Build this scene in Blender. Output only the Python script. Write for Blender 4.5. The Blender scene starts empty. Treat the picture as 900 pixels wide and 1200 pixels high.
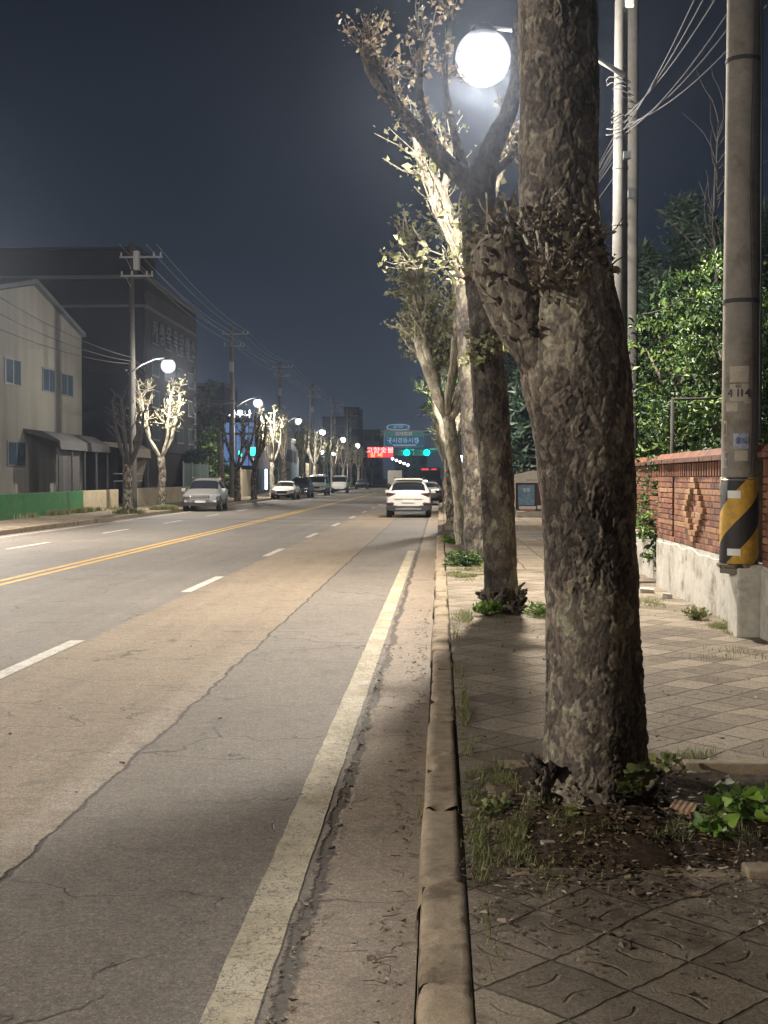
import bpy, bmesh, math, random
import numpy as np
from mathutils import Vector, Matrix, Euler, noise as mnoise
R = math.radians
random.seed(7)
rng = np.random.default_rng(11)
scene = bpy.context.scene
col = bpy.data.collections.new("place"); scene.collection.children.link(col)

# ------------------------------------------------------------------ camera
CAMH = 1.67
cam_d = bpy.data.cameras.new("camera"); cam = bpy.data.objects.new("camera", cam_d)
scene.collection.objects.link(cam)
cam.location = (0, 0, CAMH)
cam.rotation_euler = (R(90 - 1.64), 0, R(2.70))
cam_d.sensor_fit = 'VERTICAL'; cam_d.sensor_height = 24.0; cam_d.lens = 28.0
cam_d.clip_end = 4000; cam_d.clip_start = 0.05
scene.camera = cam
RM = cam.rotation_euler.to_matrix()
def at(u, v, Y):
    """the point of the road frame at depth Y that shows at pixel u, v of the 900x1200 photograph"""
    d = RM @ Vector(((u - 450) / 1400.0, (600 - v) / 1400.0, -1.0))
    return Vector((0, 0, CAMH)) + d * (Y / d.y)

# ------------------------------------------------------------------ helpers
def tag(o, label=None, cat=None, group=None, kind=None):
    if label: o['label'] = label
    if cat: o['category'] = cat
    if group: o['group'] = group
    if kind: o['kind'] = kind
    return o
def empty(name, loc=(0, 0, 0), rz=0, label=None, cat=None, group=None):
    o = bpy.data.objects.new(name, None); col.objects.link(o)
    o.empty_display_size = 0.2
    o.location = loc; o.rotation_euler = (0, 0, rz)
    return tag(o, label, cat, group)
def copy_tree(o, parent=None):
    c = o.copy(); col.objects.link(c); c.parent = parent
    for ch in list(o.children): copy_tree(ch, c)
    return c
def link_mesh(name, me, mat, parent=None):
    o = bpy.data.objects.new(name, me); col.objects.link(o)
    if mat is not None:
        me.materials.clear(); me.materials.append(mat)
    if parent is not None: o.parent = parent
    return o

class MB:
    def __init__(s): s.v = []; s.f = []; s.c = []
    def add(s, vs, fs, c=None):
        b = len(s.v); s.v += [tuple(p) for p in vs]; s.f += [tuple(i + b for i in f) for f in fs]
        s.c += [c if c is not None else 0.5] * len(vs)
        return s
    def box(s, x0, x1, y0, y1, z0, z1, c=None, M=None):
        vs = [(x0,y0,z0),(x1,y0,z0),(x1,y1,z0),(x0,y1,z0),(x0,y0,z1),(x1,y0,z1),(x1,y1,z1),(x0,y1,z1)]
        if M is not None: vs = [M @ Vector(p) for p in vs]
        return s.add(vs, [(0,3,2,1),(4,5,6,7),(0,1,5,4),(1,2,6,5),(2,3,7,6),(3,0,4,7)], c)
    def tube(s, pts, rad, n=8, cap=True, c=None, sx=1.0):
        pts = [Vector(p) for p in pts]
        if not hasattr(rad, '__len__'): rad = [rad] * len(pts)
        vs = []; fs = []
        up = Vector((0, 0, 1)); prev = None
        for i, p in enumerate(pts):
            t = (pts[min(i+1, len(pts)-1)] - pts[max(i-1, 0)])
            if t.length < 1e-9: t = Vector((0,0,1))
            t.normalize()
            if prev is None:
                a = t.cross(up)
                if a.length < 0.05: a = t.cross(Vector((1, 0, 0)))
                a.normalize()
            else:
                a = prev - t * prev.dot(t)
                if a.length < 1e-6: a = t.orthogonal()
                a.normalize()
            prev = a; b = t.cross(a)
            for k in range(n):
                an = 2 * math.pi * k / n
                vs.append(p + (a * math.cos(an) * sx + b * math.sin(an)) * rad[i])
        m = len(pts)
        for i in range(m - 1):
            for k in range(n):
                k2 = (k + 1) % n
                fs.append((i*n+k, i*n+k2, (i+1)*n+k2, (i+1)*n+k))
        if cap:
            fs.append(tuple(range(n-1, -1, -1))); fs.append(tuple((m-1)*n + k for k in range(n)))
        return s.add(vs, fs, c)
    def lathe(s, prof, n=20, o=(0,0,0), c=None):
        vs = []; fs = []
        for r, z in prof:
            for k in range(n):
                an = 2*math.pi*k/n; vs.append((o[0]+r*math.cos(an), o[1]+r*math.sin(an), o[2]+z))
        for i in range(len(prof)-1):
            for k in range(n):
                k2 = (k+1) % n; fs.append((i*n+k, i*n+k2, (i+1)*n+k2, (i+1)*n+k))
        fs.append(tuple(range(n-1,-1,-1))); fs.append(tuple((len(prof)-1)*n+k for k in range(n)))
        return s.add(vs, fs, c)
    def prism(s, poly, a0, a1, axis='y', c=None):
        """closed polygon of 2-D points swept along an axis"""
        n = len(poly); vs = []
        for a in (a0, a1):
            for p, q in poly:
                vs.append((p, a, q) if axis == 'y' else (a, p, q) if axis == 'x' else (p, q, a))
        fs = [tuple(range(n-1,-1,-1)), tuple(range(n, 2*n))]
        for k in range(n):
            k2 = (k+1) % n; fs.append((k, k2, n+k2, n+k))
        return s.add(vs, fs, c)
    def build(s, name, mat, parent=None, smooth=False, bevel=0, subsurf=0):
        me = bpy.data.meshes.new(name)
        me.from_pydata(s.v, [], s.f)
        if any(c != 0.5 for c in s.c):
            at_ = me.attributes.new("tone", 'FLOAT', 'POINT'); at_.data.foreach_set("value", np.array(s.c, np.float32))
        bm = bmesh.new(); bm.from_mesh(me); bmesh.ops.recalc_face_normals(bm, faces=bm.faces); bm.to_mesh(me); bm.free()
        if smooth:
            me.polygons.foreach_set("use_smooth", [True]*len(me.polygons))
        me.update()
        o = link_mesh(name, me, mat, parent)
        if bevel:
            m = o.modifiers.new("bevel", 'BEVEL'); m.width = bevel; m.segments = 2; m.limit_method = 'ANGLE'
        if subsurf:
            m = o.modifiers.new("sub", 'SUBSURF'); m.levels = subsurf; m.render_levels = subsurf
        return o

def np_mesh(name, V, F, mat, parent=None, attrs=None, smooth=False):
    """V (n,3), F (m,k) arrays"""
    me = bpy.data.meshes.new(name)
    m, k = F.shape
    me.vertices.add(len(V)); me.vertices.foreach_set("co", np.ascontiguousarray(V, np.float32).ravel())
    me.loops.add(m*k); me.loops.foreach_set("vertex_index", np.ascontiguousarray(F, np.int32).ravel())
    me.polygons.add(m); me.polygons.foreach_set("loop_start", np.arange(0, m*k, k, dtype=np.int32))
    me.polygons.foreach_set("loop_total", np.full(m, k, np.int32))
    me.polygons.foreach_set("use_smooth", np.full(m, bool(smooth)))
    for an, av in (attrs or {}).items():
        a = me.attributes.new(an, 'FLOAT', 'POINT'); a.data.foreach_set("value", np.ascontiguousarray(av, np.float32))
    me.update(calc_edges=True)
    return link_mesh(name, me, mat, parent)

# ------------------------------------------------------------------ numpy noise
def hsh(ix, iy, iz, s=0):
    h = (ix.astype(np.int64)*73856093) ^ (iy.astype(np.int64)*19349663) ^ (iz.astype(np.int64)*83492791) ^ (s*2654435761)
    h = (h ^ (h >> 13)) * 1274126177 & 0xffffffff
    h = (h ^ (h >> 16)) * 2246822519 & 0xffffffff
    h = (h ^ (h >> 15)) & 0xffffff
    return h / float(0xffffff)
def vnoise(P, s=0):
    I = np.floor(P); f = P - I; f = f*f*(3-2*f)
    x, y, z = I[:,0], I[:,1], I[:,2]; r = 0
    for dx in (0,1):
        for dy in (0,1):
            for dz in (0,1):
                w = (f[:,0] if dx else 1-f[:,0])*(f[:,1] if dy else 1-f[:,1])*(f[:,2] if dz else 1-f[:,2])
                r = r + w*hsh(x+dx, y+dy, z+dz, s)
    return r
def fbm(P, o=4, s=0):
    r = 0; a = 0.5; t = 0
    for i in range(o):
        r = r + a*vnoise(P*2**i + 17.3*i, s+i); t += a; a *= 0.5
    return r/t
def worley(P, s=0):
    I = np.floor(P); n = len(P)
    f1 = np.full(n, 9.0); f2 = np.full(n, 9.0); cid = np.zeros(n)
    for dx in (-1,0,1):
        for dy in (-1,0,1):
            for dz in (-1,0,1):
                cx, cy, cz = I[:,0]+dx, I[:,1]+dy, I[:,2]+dz
                q = np.stack([cx+hsh(cx,cy,cz,s+1), cy+hsh(cx,cy,cz,s+2), cz+hsh(cx,cy,cz,s+3)], 1)
                d = np.sqrt(((P-q)**2).sum(1)); idv = hsh(cx,cy,cz,s+4)
                c = d < f1
                f2 = np.where(c, f1, np.minimum(f2, d)); f1 = np.where(c, d, f1); cid = np.where(c, idv, cid)
    return f1, f2, cid

# ------------------------------------------------------------------ node helpers
class NT:
    def __init__(s, m):
        s.m = m; m.use_nodes = True; s.t = m.node_tree; s.t.nodes.clear()
    def n(s, kind, ins=None, **kw):
        nd = s.t.nodes.new(kind)
        for k, v in kw.items(): setattr(nd, k, v)
        for k, v in (ins or {}).items(): s.put(nd, k, v)
        return nd
    def put(s, nd, k, v):
        i = nd.inputs[k]
        if hasattr(v, 'is_output') or isinstance(v, bpy.types.NodeSocket): s.t.links.new(v, i)
        elif isinstance(v, (tuple, list)) and len(v) == 3 and i.type == 'RGBA': i.default_value = (*v, 1)
        else: i.default_value = v
    def math(s, op, a, b=0.0, c=0.0, clamp=False):
        nd = s.t.nodes.new('ShaderNodeMath'); nd.operation = op; nd.use_clamp = clamp
        s.put(nd, 0, a); s.put(nd, 1, b)
        if op in ('MULTIPLY_ADD', 'SMOOTH_MIN', 'WRAP', 'COMPARE'): s.put(nd, 2, c)
        return nd.outputs[0]
    def mix(s, f, a, b, mode='MIX'):
        nd = s.t.nodes.new('ShaderNodeMix'); nd.data_type = 'RGBA'; nd.blend_type = mode; nd.clamp_factor = True
        s.put(nd, 0, f); s.put(nd, 6, a); s.put(nd, 7, b)
        return nd.outputs[2]
    def ramp(s, f, stops, interp='LINEAR'):
        nd = s.t.nodes.new('ShaderNodeValToRGB'); s.put(nd, 0, f)
        cr = nd.color_ramp; cr.interpolation = interp
        while len(cr.elements) < len(stops): cr.elements.new(0.5)
        for e, (p, c) in zip(cr.elements, stops):
            e.position = p; e.color = (*c, 1) if len(c) == 3 else c
        return nd.outputs[0]
    def step(s, x, a, b):
        nd = s.t.nodes.new('ShaderNodeMapRange'); nd.clamp = True
        s.put(nd, 0, x); s.put(nd, 1, a); s.put(nd, 2, b); s.put(nd, 3, 0.0); s.put(nd, 4, 1.0)
        return nd.outputs[0]
    def noise(s, vec, scale, detail=4, rough=0.55, dist=0.0):
        nd = s.t.nodes.new('ShaderNodeTexNoise'); s.put(nd, 'Vector', vec)
        nd.inputs['Scale'].default_value = scale; nd.inputs['Detail'].default_value = detail
        nd.inputs['Roughness'].default_value = rough; nd.inputs['Distortion'].default_value = dist
        return nd.outputs[0]
    def vor(s, vec, scale, feature='F1', out='Distance', rnd=1.0):
        nd = s.t.nodes.new('ShaderNodeTexVoronoi'); nd.feature = feature; s.put(nd, 'Vector', vec)
        nd.inputs['Scale'].default_value = scale; nd.inputs['Randomness'].default_value = rnd
        return nd.outputs[out]
    def coord(s, which='Object'): return s.t.nodes.new('ShaderNodeTexCoord').outputs[which]
    def pos(s): return s.t.nodes.new('ShaderNodeNewGeometry').outputs['Position']
    def xyz(s, v):
        nd = s.t.nodes.new('ShaderNodeSeparateXYZ'); s.put(nd, 0, v); return nd.outputs
    def comb(s, x, y, z=0.0):
        nd = s.t.nodes.new('ShaderNodeCombineXYZ'); s.put(nd, 0, x); s.put(nd, 1, y); s.put(nd, 2, z); return nd.outputs[0]
    def vscale(s, v, sc):
        nd = s.t.nodes.new('ShaderNodeMapping'); s.put(nd, 0, v); nd.inputs['Scale'].default_value = sc; return nd.outputs[0]
    def attr(s, name):
        nd = s.t.nodes.new('ShaderNodeAttribute'); nd.attribute_name = name; return nd.outputs['Fac']
    def out(s, color, rough=0.8, bump=None, bstr=0.5, bdist=0.01, **kw):
        p = s.t.nodes.new('ShaderNodeBsdfPrincipled')
        s.put(p, 'Base Color', color); s.put(p, 'Roughness', rough)
        for k, v in kw.items(): s.put(p, k.replace('_', ' '), v)
        if bump is not None:
            b = s.t.nodes.new('ShaderNodeBump'); s.put(b, 'Height', bump)
            b.inputs['Strength'].default_value = bstr; b.inputs['Distance'].default_value = bdist
            s.t.links.new(b.outputs[0], p.inputs['Normal'])
        o = s.t.nodes.new('ShaderNodeOutputMaterial'); s.t.links.new(p.outputs[0], o.inputs[0])
        return s.m
def newmat(name): return NT(bpy.data.materials.new(name))

def plain(name, c, rough=0.6, metal=0.0, var=0.15, scale=6.0, bump=0.0, **kw):
    t = newmat(name); o = t.coord()
    n = t.noise(o, scale, 5); n2 = t.noise(o, scale*9, 3)
    f = t.math('ADD', t.math('MULTIPLY', n, 0.7), t.math('MULTIPLY', n2, 0.3))
    lo = tuple(x*(1-var) for x in c); hi = tuple(min(1, x*(1+var)) for x in c)
    cc = t.ramp(f, [(0.3, lo), (0.7, hi)])
    return t.out(cc, rough, bump=(f if bump else None), bstr=bump, bdist=0.01, Metallic=metal, **kw)
def emis(name, c, strength, samp='NONE'):
    t = newmat(name)
    e = t.n('ShaderNodeEmission', {'Color': c, 'Strength': strength})
    o = t.n('ShaderNodeOutputMaterial'); t.t.links.new(e.outputs[0], o.inputs[0])
    try: t.m.cycles.emission_sampling = samp
    except Exception: pass
    return t.m

def text_obj(name, body, size, mat, parent=None, loc=(0,0,0), rot=(0,0,0), extrude=0.004, sx=1.0):
    cu = bpy.data.curves.new(name, 'FONT'); cu.body = body; cu.size = size; cu.extrude = extrude
    cu.align_x = 'CENTER'; cu.align_y = 'CENTER'; cu.resolution_u = 3
    tmp = bpy.data.objects.new(name + "_tmp", cu); scene.collection.objects.link(tmp)
    dg = bpy.context.evaluated_depsgraph_get()
    me = bpy.data.meshes.new_from_object(tmp.evaluated_get(dg))
    bpy.data.objects.remove(tmp)
    me.transform(Matrix.Diagonal((sx, 1, 1, 1)))
    o = link_mesh(name, me, mat, parent); o.location = loc; o.rotation_euler = rot
    return o
ORD = ["nearest", "second", "third", "fourth", "fifth", "sixth", "seventh", "eighth", "ninth", "tenth",
       "eleventh", "twelfth", "thirteenth", "fourteenth", "fifteenth", "sixteenth", "seventeenth", "eighteenth",
       "nineteenth", "twentieth"]

# ------------------------------------------------------------------ materials
M = {}
def m_road():
    t = newmat("asphalt"); p = t.pos(); x, y, z = t.xyz(p)
    wob = t.math('MULTIPLY', t.math('SUBTRACT', t.noise(p, 1.6, 5, 0.65), 0.5), 0.16)
    xx = t.math('ADD', x, wob)
    wob2 = t.math('MULTIPLY', t.math('SUBTRACT', t.noise(p, 0.8, 3, 0.9), 0.5), 0.30)
    xl = t.math('ADD', x, wob2)
    fine = t.noise(p, 260, 2, 0.7); mid = t.noise(p, 38, 4, 0.6); big = t.noise(p, 0.55, 5, 0.6)
    streak = t.noise(t.vscale(p, (2.6, 0.10, 1)), 1.0, 5, 0.6)
    tan = t.ramp(t.math('ADD', t.math('MULTIPLY', big, .5), t.math('MULTIPLY', streak, .5)),
                 [(0.3, (0.155, 0.118, 0.082)), (0.5, (0.205, 0.158, 0.110)), (0.72, (0.245, 0.195, 0.14))])
    grey = t.ramp(t.math('ADD', t.math('MULTIPLY', big, .4), t.math('MULTIPLY', mid, .6)),
                 [(0.3, (0.118, 0.100, 0.081)), (0.7, (0.205, 0.175, 0.143))])
    gut = t.ramp(t.math('ADD', t.math('MULTIPLY', big, .4), t.math('MULTIPLY', mid, .6)),
                 [(0.3, (0.175, 0.135, 0.098)), (0.7, (0.28, 0.22, 0.16))])
    blue = t.ramp(t.math('ADD', t.math('MULTIPLY', big, .5), t.math('MULTIPLY', streak, .5)),
                 [(0.3, (0.11, 0.096, 0.082)), (0.7, (0.18, 0.155, 0.13))])
    # lanes
    c = t.mix(t.step(t.math('MULTIPLY_ADD', wob, .25, x), -3.66, -3.60), blue, tan)
    strip = t.math('MULTIPLY', t.step(xx, -2.10, -1.97), t.step(xx, -1.80, -1.84))
    c = t.mix(t.math('MULTIPLY', t.math('MULTIPLY', strip, t.step(t.math('MULTIPLY', y, -1.0), -13.0, -5.0)), t.step(t.noise(p, 2.5, 5, .7), .25, .5)), c, (0.29, 0.245, 0.195))
    c = t.mix(t.step(xx, -1.83, -1.80), c, grey)
    c = t.mix(t.step(xx, -0.55, -0.51), c, gut)
    # oil band in lane centre
    # speckle
    sp = t.ramp(fine, [(0.33, (0.35,)*3), (0.5, (1,)*3), (0.68, (1.9,)*3)])
    c = t.mix(0.9, c, sp, 'MULTIPLY')
    g2 = t.noise(p, 75, 3, 0.75)
    c = t.mix(0.9, c, t.ramp(g2, [(0.32, (0.55,)*3), (0.5, (1,)*3), (0.66, (1.55,)*3)]), 'MULTIPLY')
    g4 = t.noise(p, 31, 4, 0.8); c = t.mix(0.85, c, t.ramp(g4, [(0.34, (0.62,)*3), (0.5, (1,)*3), (0.66, (1.4,)*3)]), 'MULTIPLY')
    g3 = t.noise(p, 9, 5, 0.7)
    c = t.mix(0.8, c, t.ramp(g3, [(0.32, (0.75,)*3), (0.5, (1,)*3), (0.68, (1.22,)*3)]), 'MULTIPLY')
    v = t.vor(p, 95, 'F1', 'Color')
    c = t.mix(0.35, c, t.mix(0.5, c, v, 'MULTIPLY'))
    # far side of the patch seam: a ragged dark crack
    crk = t.math('ABSOLUTE', t.math('ADD', xx, 1.815))
    wid = t.math('MULTIPLY_ADD', t.noise(p, 5, 3), 0.05, -0.008)
    seam = t.math('SUBTRACT', 1.0, t.step(crk, t.math('MULTIPLY', wid, 0.35), wid))
    # gutter joint, broken and filled with grit
    crk2 = t.math('ABSOLUTE', t.math('ADD', xx, 0.50))
    wid2 = t.math('MULTIPLY_ADD', t.noise(p, 3, 5, 0.7), 0.16, -0.045)
    seam2 = t.math('SUBTRACT', 1.0, t.step(crk2, t.math('MULTIPLY', wid2, 0.5), wid2))
    # transverse cracks
    dp = t.n('ShaderNodeVectorMath', {0: p, 1: t.n('ShaderNodeVectorMath', {0: t.n('ShaderNodeTexNoise', {'Vector': p, 'Scale': 2.2, 'Detail': 5.0}).outputs['Color'], 1: (0.6, 0.6, 0.6)}, operation='MULTIPLY').outputs[0]}, operation='ADD').outputs[0]
    ve = t.vor(t.vscale(dp, (0.35, 0.95, 1)), 1.0, 'DISTANCE_TO_EDGE')
    cr = t.math('MULTIPLY', t.math('SUBTRACT', 1.0, t.step(ve, 0.0022, 0.0075)), t.step(t.noise(p, 0.8, 3), 0.42, 0.55))
    ve2 = t.vor(t.vscale(dp, (1.6, 2.6, 1)), 1.7, 'DISTANCE_TO_EDGE')
    cr2 = t.math('MULTIPLY', t.math('SUBTRACT', 1.0, t.step(ve2, 0.006, 0.022)), t.step(t.noise(p, 0.9, 3, 0.5, 0.3), 0.56, 0.66))
    cr = t.math('MAXIMUM', cr, t.math('MULTIPLY', cr2, 0.6))
    allc = t.math('MAXIMUM', t.math('MAXIMUM', seam, seam2), t.math('MULTIPLY', cr, 0.8))
    c = t.mix(t.math('MULTIPLY', allc, 0.8), c, (0.028, 0.022, 0.017))
    # dirt near the kerb
    d = t.math('MULTIPLY', t.step(x, -0.42, -0.1), t.noise(p, 4, 5, 0.7))
    c = t.mix(t.math('MULTIPLY', d, 0.55), c, (0.075, 0.052, 0.034))
    st = t.math('MULTIPLY', t.step(t.noise(p, 2.4, 4, 0.6), 0.60, 0.68), 0.35)
    c = t.mix(st, c, (0.05, 0.042, 0.036))
    h = t.math('ADD', t.math('MULTIPLY', g2, 0.6), t.math('MULTIPLY', mid, 0.35))
    h = t.math('SUBTRACT', h, t.math('MULTIPLY', allc, 2.5))
    rg = t.math('MULTIPLY_ADD', mid, 0.2, 0.68)
    return t.out(c, rg, bump=h, bstr=0.7, bdist=0.006)
M['road'] = m_road()

def m_paint(name, c, wear=0.5, dirt=(0.12, 0.10, 0.08)):
    t = newmat(name); p = t.pos()
    n = t.noise(p, 9, 6, 0.75); n2 = t.noise(p, 70, 4, 0.7)
    dp = t.n('ShaderNodeVectorMath', {0: p, 1: t.n('ShaderNodeTexNoise', {'Vector': p, 'Scale': 9.0, 'Detail': 5.0}).outputs['Color']}, operation='ADD').outputs[0]
    ve = t.vor(dp, 5.5, 'DISTANCE_TO_EDGE')
    cr = t.math('MULTIPLY', t.math('SUBTRACT', 1.0, t.step(ve, 0.012, 0.04)), t.step(t.noise(p, 2.5, 3), 0.36, 0.44))
    f = t.step(t.math('ADD', t.math('MULTIPLY', n, .6), t.math('MULTIPLY', n2, .4)), wear-0.06, wear+0.10)
    cc = t.mix(f, c, tuple(0.55*a+0.45*b for a, b in zip(c, dirt)))
    n3 = t.noise(p, 2.1, 4, 0.6); cc = t.mix(t.math('MULTIPLY', t.step(n3, 0.48, 0.62), 0.55), cc, tuple(min(1, a*1.0+b*.9) for a, b in zip((0.16,0.16,0.16), c)))
    cc = t.mix(0.8, cc, t.ramp(n2, [(0.3, (0.62,)*3), (0.5, (1,)*3), (0.7, (1.25,)*3)]), 'MULTIPLY')
    cc = t.mix(t.math('MULTIPLY', t.step(n2, 0.56, 0.64), 0.8), cc, dirt)
    cc = t.mix(t.math('MULTIPLY', cr, 0.85), cc, (0.05, 0.04, 0.03))
    return t.out(cc, 0.7, bump=t.math('SUBTRACT', n2, cr), bstr=0.5, bdist=0.004)
M['line_white'] = m_paint("white road paint", (0.52, 0.49, 0.43), 0.54)
M['line_edge'] = m_paint("yellowed edge paint", (0.44, 0.375, 0.25), 0.50)
M['line_yellow'] = m_paint("yellow road paint", (0.62, 0.36, 0.05), 0.56)

def m_pavers(name, ang=45, size=0.30, base=((0.128,0.104,0.079),(0.208,0.172,0.129),(0.28,0.236,0.178)), groove=True):
    t = newmat(name); p = t.pos(); x, y, z = t.xyz(p)
    wn = t.n('ShaderNodeTexNoise', {'Vector': p, 'Scale': 1.3, 'Detail': 3.0}).outputs['Color']
    wx, wy, wz = t.xyz(wn)
    x = t.math('ADD', x, t.math('MULTIPLY', wx, 0.13)); y = t.math('ADD', y, t.math('MULTIPLY', wy, 0.13))
    jn = t.n('ShaderNodeTexNoise', {'Vector': p, 'Scale': 24.0, 'Detail': 4.0}).outputs['Color']; jx, jy, jz = t.xyz(jn)
    x = t.math('ADD', x, t.math('MULTIPLY', jx, 0.016)); y = t.math('ADD', y, t.math('MULTIPLY', jy, 0.016))
    ca, sa = math.cos(R(ang)), math.sin(R(ang))
    a = t.math('DIVIDE', t.math('ADD', t.math('MULTIPLY', x, ca), t.math('MULTIPLY', y, sa)), size)
    b = t.math('DIVIDE', t.math('SUBTRACT', t.math('MULTIPLY', y, ca), t.math('MULTIPLY', x, sa)), size)
    ia = t.math('FLOOR', a); ib = t.math('FLOOR', b)
    fa = t.math('SUBTRACT', a, ia); fb = t.math('SUBTRACT', b, ib)
    wnz = t.n('ShaderNodeTexWhiteNoise', {'Vector': t.comb(ia, ib, 3.0)}); rv = wnz.outputs['Value']
    rc = t.xyz(wnz.outputs['Color'])
    ea = t.math('MINIMUM', fa, t.math('SUBTRACT', 1.0, fa)); eb = t.math('MINIMUM', fb, t.math('SUBTRACT', 1.0, fb))
    e = t.math('MINIMUM', ea, eb)
    jw = t.math('MULTIPLY_ADD', t.noise(p, 7, 4, 0.7), 0.065, -0.010)
    joint = t.math('SUBTRACT', 1.0, t.step(e, t.math('MULTIPLY', jw, 0.4), t.math('ADD', jw, 0.004)))
    fine = t.noise(p, 210, 3, 0.7); mid = t.noise(p, 22, 5, 0.65); big = t.noise(p, 0.9, 4, 0.6)
    tone = t.math('ADD', t.math('ADD', t.math('MULTIPLY', rv, .42), t.math('MULTIPLY', mid, .40)), t.math('MULTIPLY', big, .35))
    c = t.ramp(tone, [(0.30, base[0]), (0.58, base[1]), (0.86, base[2])])
    c = t.mix(0.75, c, t.ramp(fine, [(0.3, (0.5,)*3), (0.5, (1,)*3), (0.7, (1.5,)*3)]), 'MULTIPLY')
    h = t.math('MULTIPLY', fine, 0.25)
    if groove:
        # two arcs pressed into every slab, turned by half a turn at random
        sw = t.math('GREATER_THAN', rc[0], 0.5)
        ga = t.math('ADD', t.math('MULTIPLY', fa, sw), t.math('MULTIPLY', fb, t.math('SUBTRACT', 1.0, sw)))
        gb = t.math('ADD', t.math('MULTIPLY', fb, sw), t.math('MULTIPLY', fa, t.math('SUBTRACT', 1.0, sw)))
        def arc(cx, rr):
            dx = t.math('SUBTRACT', ga, cx); dy = t.math('SUBTRACT', gb, 0.5)
            d = t.math('SQRT', t.math('ADD', t.math('MULTIPLY', dx, dx), t.math('MULTIPLY', dy, dy)))
            k = t.math('SUBTRACT', 1.0, t.step(t.math('ABSOLUTE', t.math('SUBTRACT', d, rr)), 0.008, 0.028))
            return t.math('MULTIPLY', k, t.math('LESS_THAN', t.math('ABSOLUTE', dy), 0.24))
        g = t.math('MAXIMUM', arc(-0.12, 0.45), arc(1.12, 0.45))
        g = t.math('MULTIPLY', g, t.step(t.noise(p, 3.0, 3), 0.40, 0.5))
        h = t.math('SUBTRACT', h, t.math('MULTIPLY', g, 0.8))
        c = t.mix(t.math('MULTIPLY', g, 0.22), c, (0.055, 0.042, 0.03))
    tilt = t.math('ADD', t.math('MULTIPLY', t.math('SUBTRACT', rc[1], 0.5), fa), t.math('MULTIPLY', t.math('SUBTRACT', rc[2], 0.5), fb))
    h = t.math('ADD', h, t.math('MULTIPLY', tilt, 1.6)); h = t.math('ADD', h, t.math('MULTIPLY', rv, 0.6))
    h = t.math('SUBTRACT', h, t.math('MULTIPLY', joint, 2.2))
    g2 = t.noise(p, 65, 3, 0.75); c = t.mix(0.85, c, t.ramp(g2, [(0.32, (0.6,)*3), (0.5, (1,)*3), (0.68, (1.4,)*3)]), 'MULTIPLY'); h = t.math('ADD', h, t.math('MULTIPLY', g2, .5))
    c = t.mix(t.math('MULTIPLY', joint, t.math('MULTIPLY_ADD', t.step(t.noise(p, 2.6, 4, .7), .38, .6), -.55, .92)), c, t.mix(t.noise(p, 14, 3), (0.022, 0.018, 0.012), (0.06, 0.05, 0.03)))
    # soil, moss and dirt stains
    st = t.math('MULTIPLY', t.step(t.noise(p, 3.1, 5, 0.7), 0.55, 0.70), 0.6)
    c = t.mix(st, c, (0.06, 0.046, 0.032))
    # soil washed out around the tree pit
    dx = t.math('DIVIDE', t.math('SUBTRACT', x, 0.85), 1.1); dy = t.math('DIVIDE', t.math('SUBTRACT', y, 5.2), 1.6)
    dd = t.math('SQRT', t.math('ADD', t.math('MULTIPLY', dx, dx), t.math('MULTIPLY', dy, dy)))
    soil = t.math('MULTIPLY', t.math('SUBTRACT', 1.0, t.step(dd, 0.75, 1.15)), t.step(t.noise(p, 6, 5, 0.7), 0.34, 0.6))
    c = t.mix(t.math('MULTIPLY', soil, 0.75), c, (0.05, 0.036, 0.024))
    return t.out(c, 0.9, bump=h, bstr=0.9, bdist=0.010, Specular_IOR_Level=.25)
M['pavers'] = m_pavers("diagonal concrete pavers")
M['pavers_far'] = m_pavers("pale far pavers", ang=0, size=0.5, base=((0.15,0.12,0.088),(0.22,0.178,0.13),(0.29,0.235,0.17)), groove=False)
def m_concrete(name, lo, hi, stain=(0.06,0.05,0.04), samt=0.5, scale=4, bump=0.5):
    t = newmat(name); p = t.pos(); fine = t.noise(p, 150, 3, 0.7); mid = t.noise(p, scale*4, 6, 0.68); big = t.noise(p, scale, 4, 0.6)
    c = t.ramp(t.math('ADD', t.math('MULTIPLY', mid, .5), t.math('MULTIPLY', big, .5)), [(0.32, lo), (0.68, hi)])
    c = t.mix(0.6, c, t.ramp(fine, [(0.3, (0.65,)*3), (0.5, (1,)*3), (0.7, (1.3,)*3)]), 'MULTIPLY')
    s = t.math('MULTIPLY', t.step(t.noise(p, scale*0.9, 7, 0.72), 0.53, 0.66), samt)
    c = t.mix(s, c, stain)
    return t.out(c, 0.9, bump=t.math('ADD', t.math('MULTIPLY', fine, .3), mid), bstr=bump, bdist=0.008, Specular_IOR_Level=.2)
M['kerb'] = m_concrete("weathered kerb stone", (0.19,0.15,0.105), (0.33,0.265,0.185), (0.085,0.062,0.042), 0.8, 3, 0.9)
M['concrete'] = m_concrete("pale concrete", (0.22,0.20,0.17), (0.36,0.33,0.28))
M['pole_concrete'] = m_concrete("grey pole concrete", (0.17,0.155,0.135), (0.27,0.245,0.21), (0.10,0.075,0.055), 0.6, 2.2, 0.25)
M['plaster'] = m_concrete("peeling white plaster", (0.33,0.31,0.27), (0.52,0.495,0.44), (0.13,0.115,0.09), 0.8, 2.6, 0.6)
M['soil'] = m_concrete("dark soil", (0.026,0.018,0.012), (0.075,0.05,0.031), (0.015,0.011,0.008), 0.5, 9, 1.0)
M['ground'] = m_concrete("bare lot soil", (0.06,0.05,0.036), (0.10,0.085,0.06), (0.03,0.03,0.018), 0.5, 0.4, 0.5)
M['asphalt_plain'] = m_concrete("side street asphalt", (0.085,0.075,0.064), (0.13,0.115,0.098), (0.04,0.035,0.03), 0.5, 1.0, 0.5)

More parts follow.
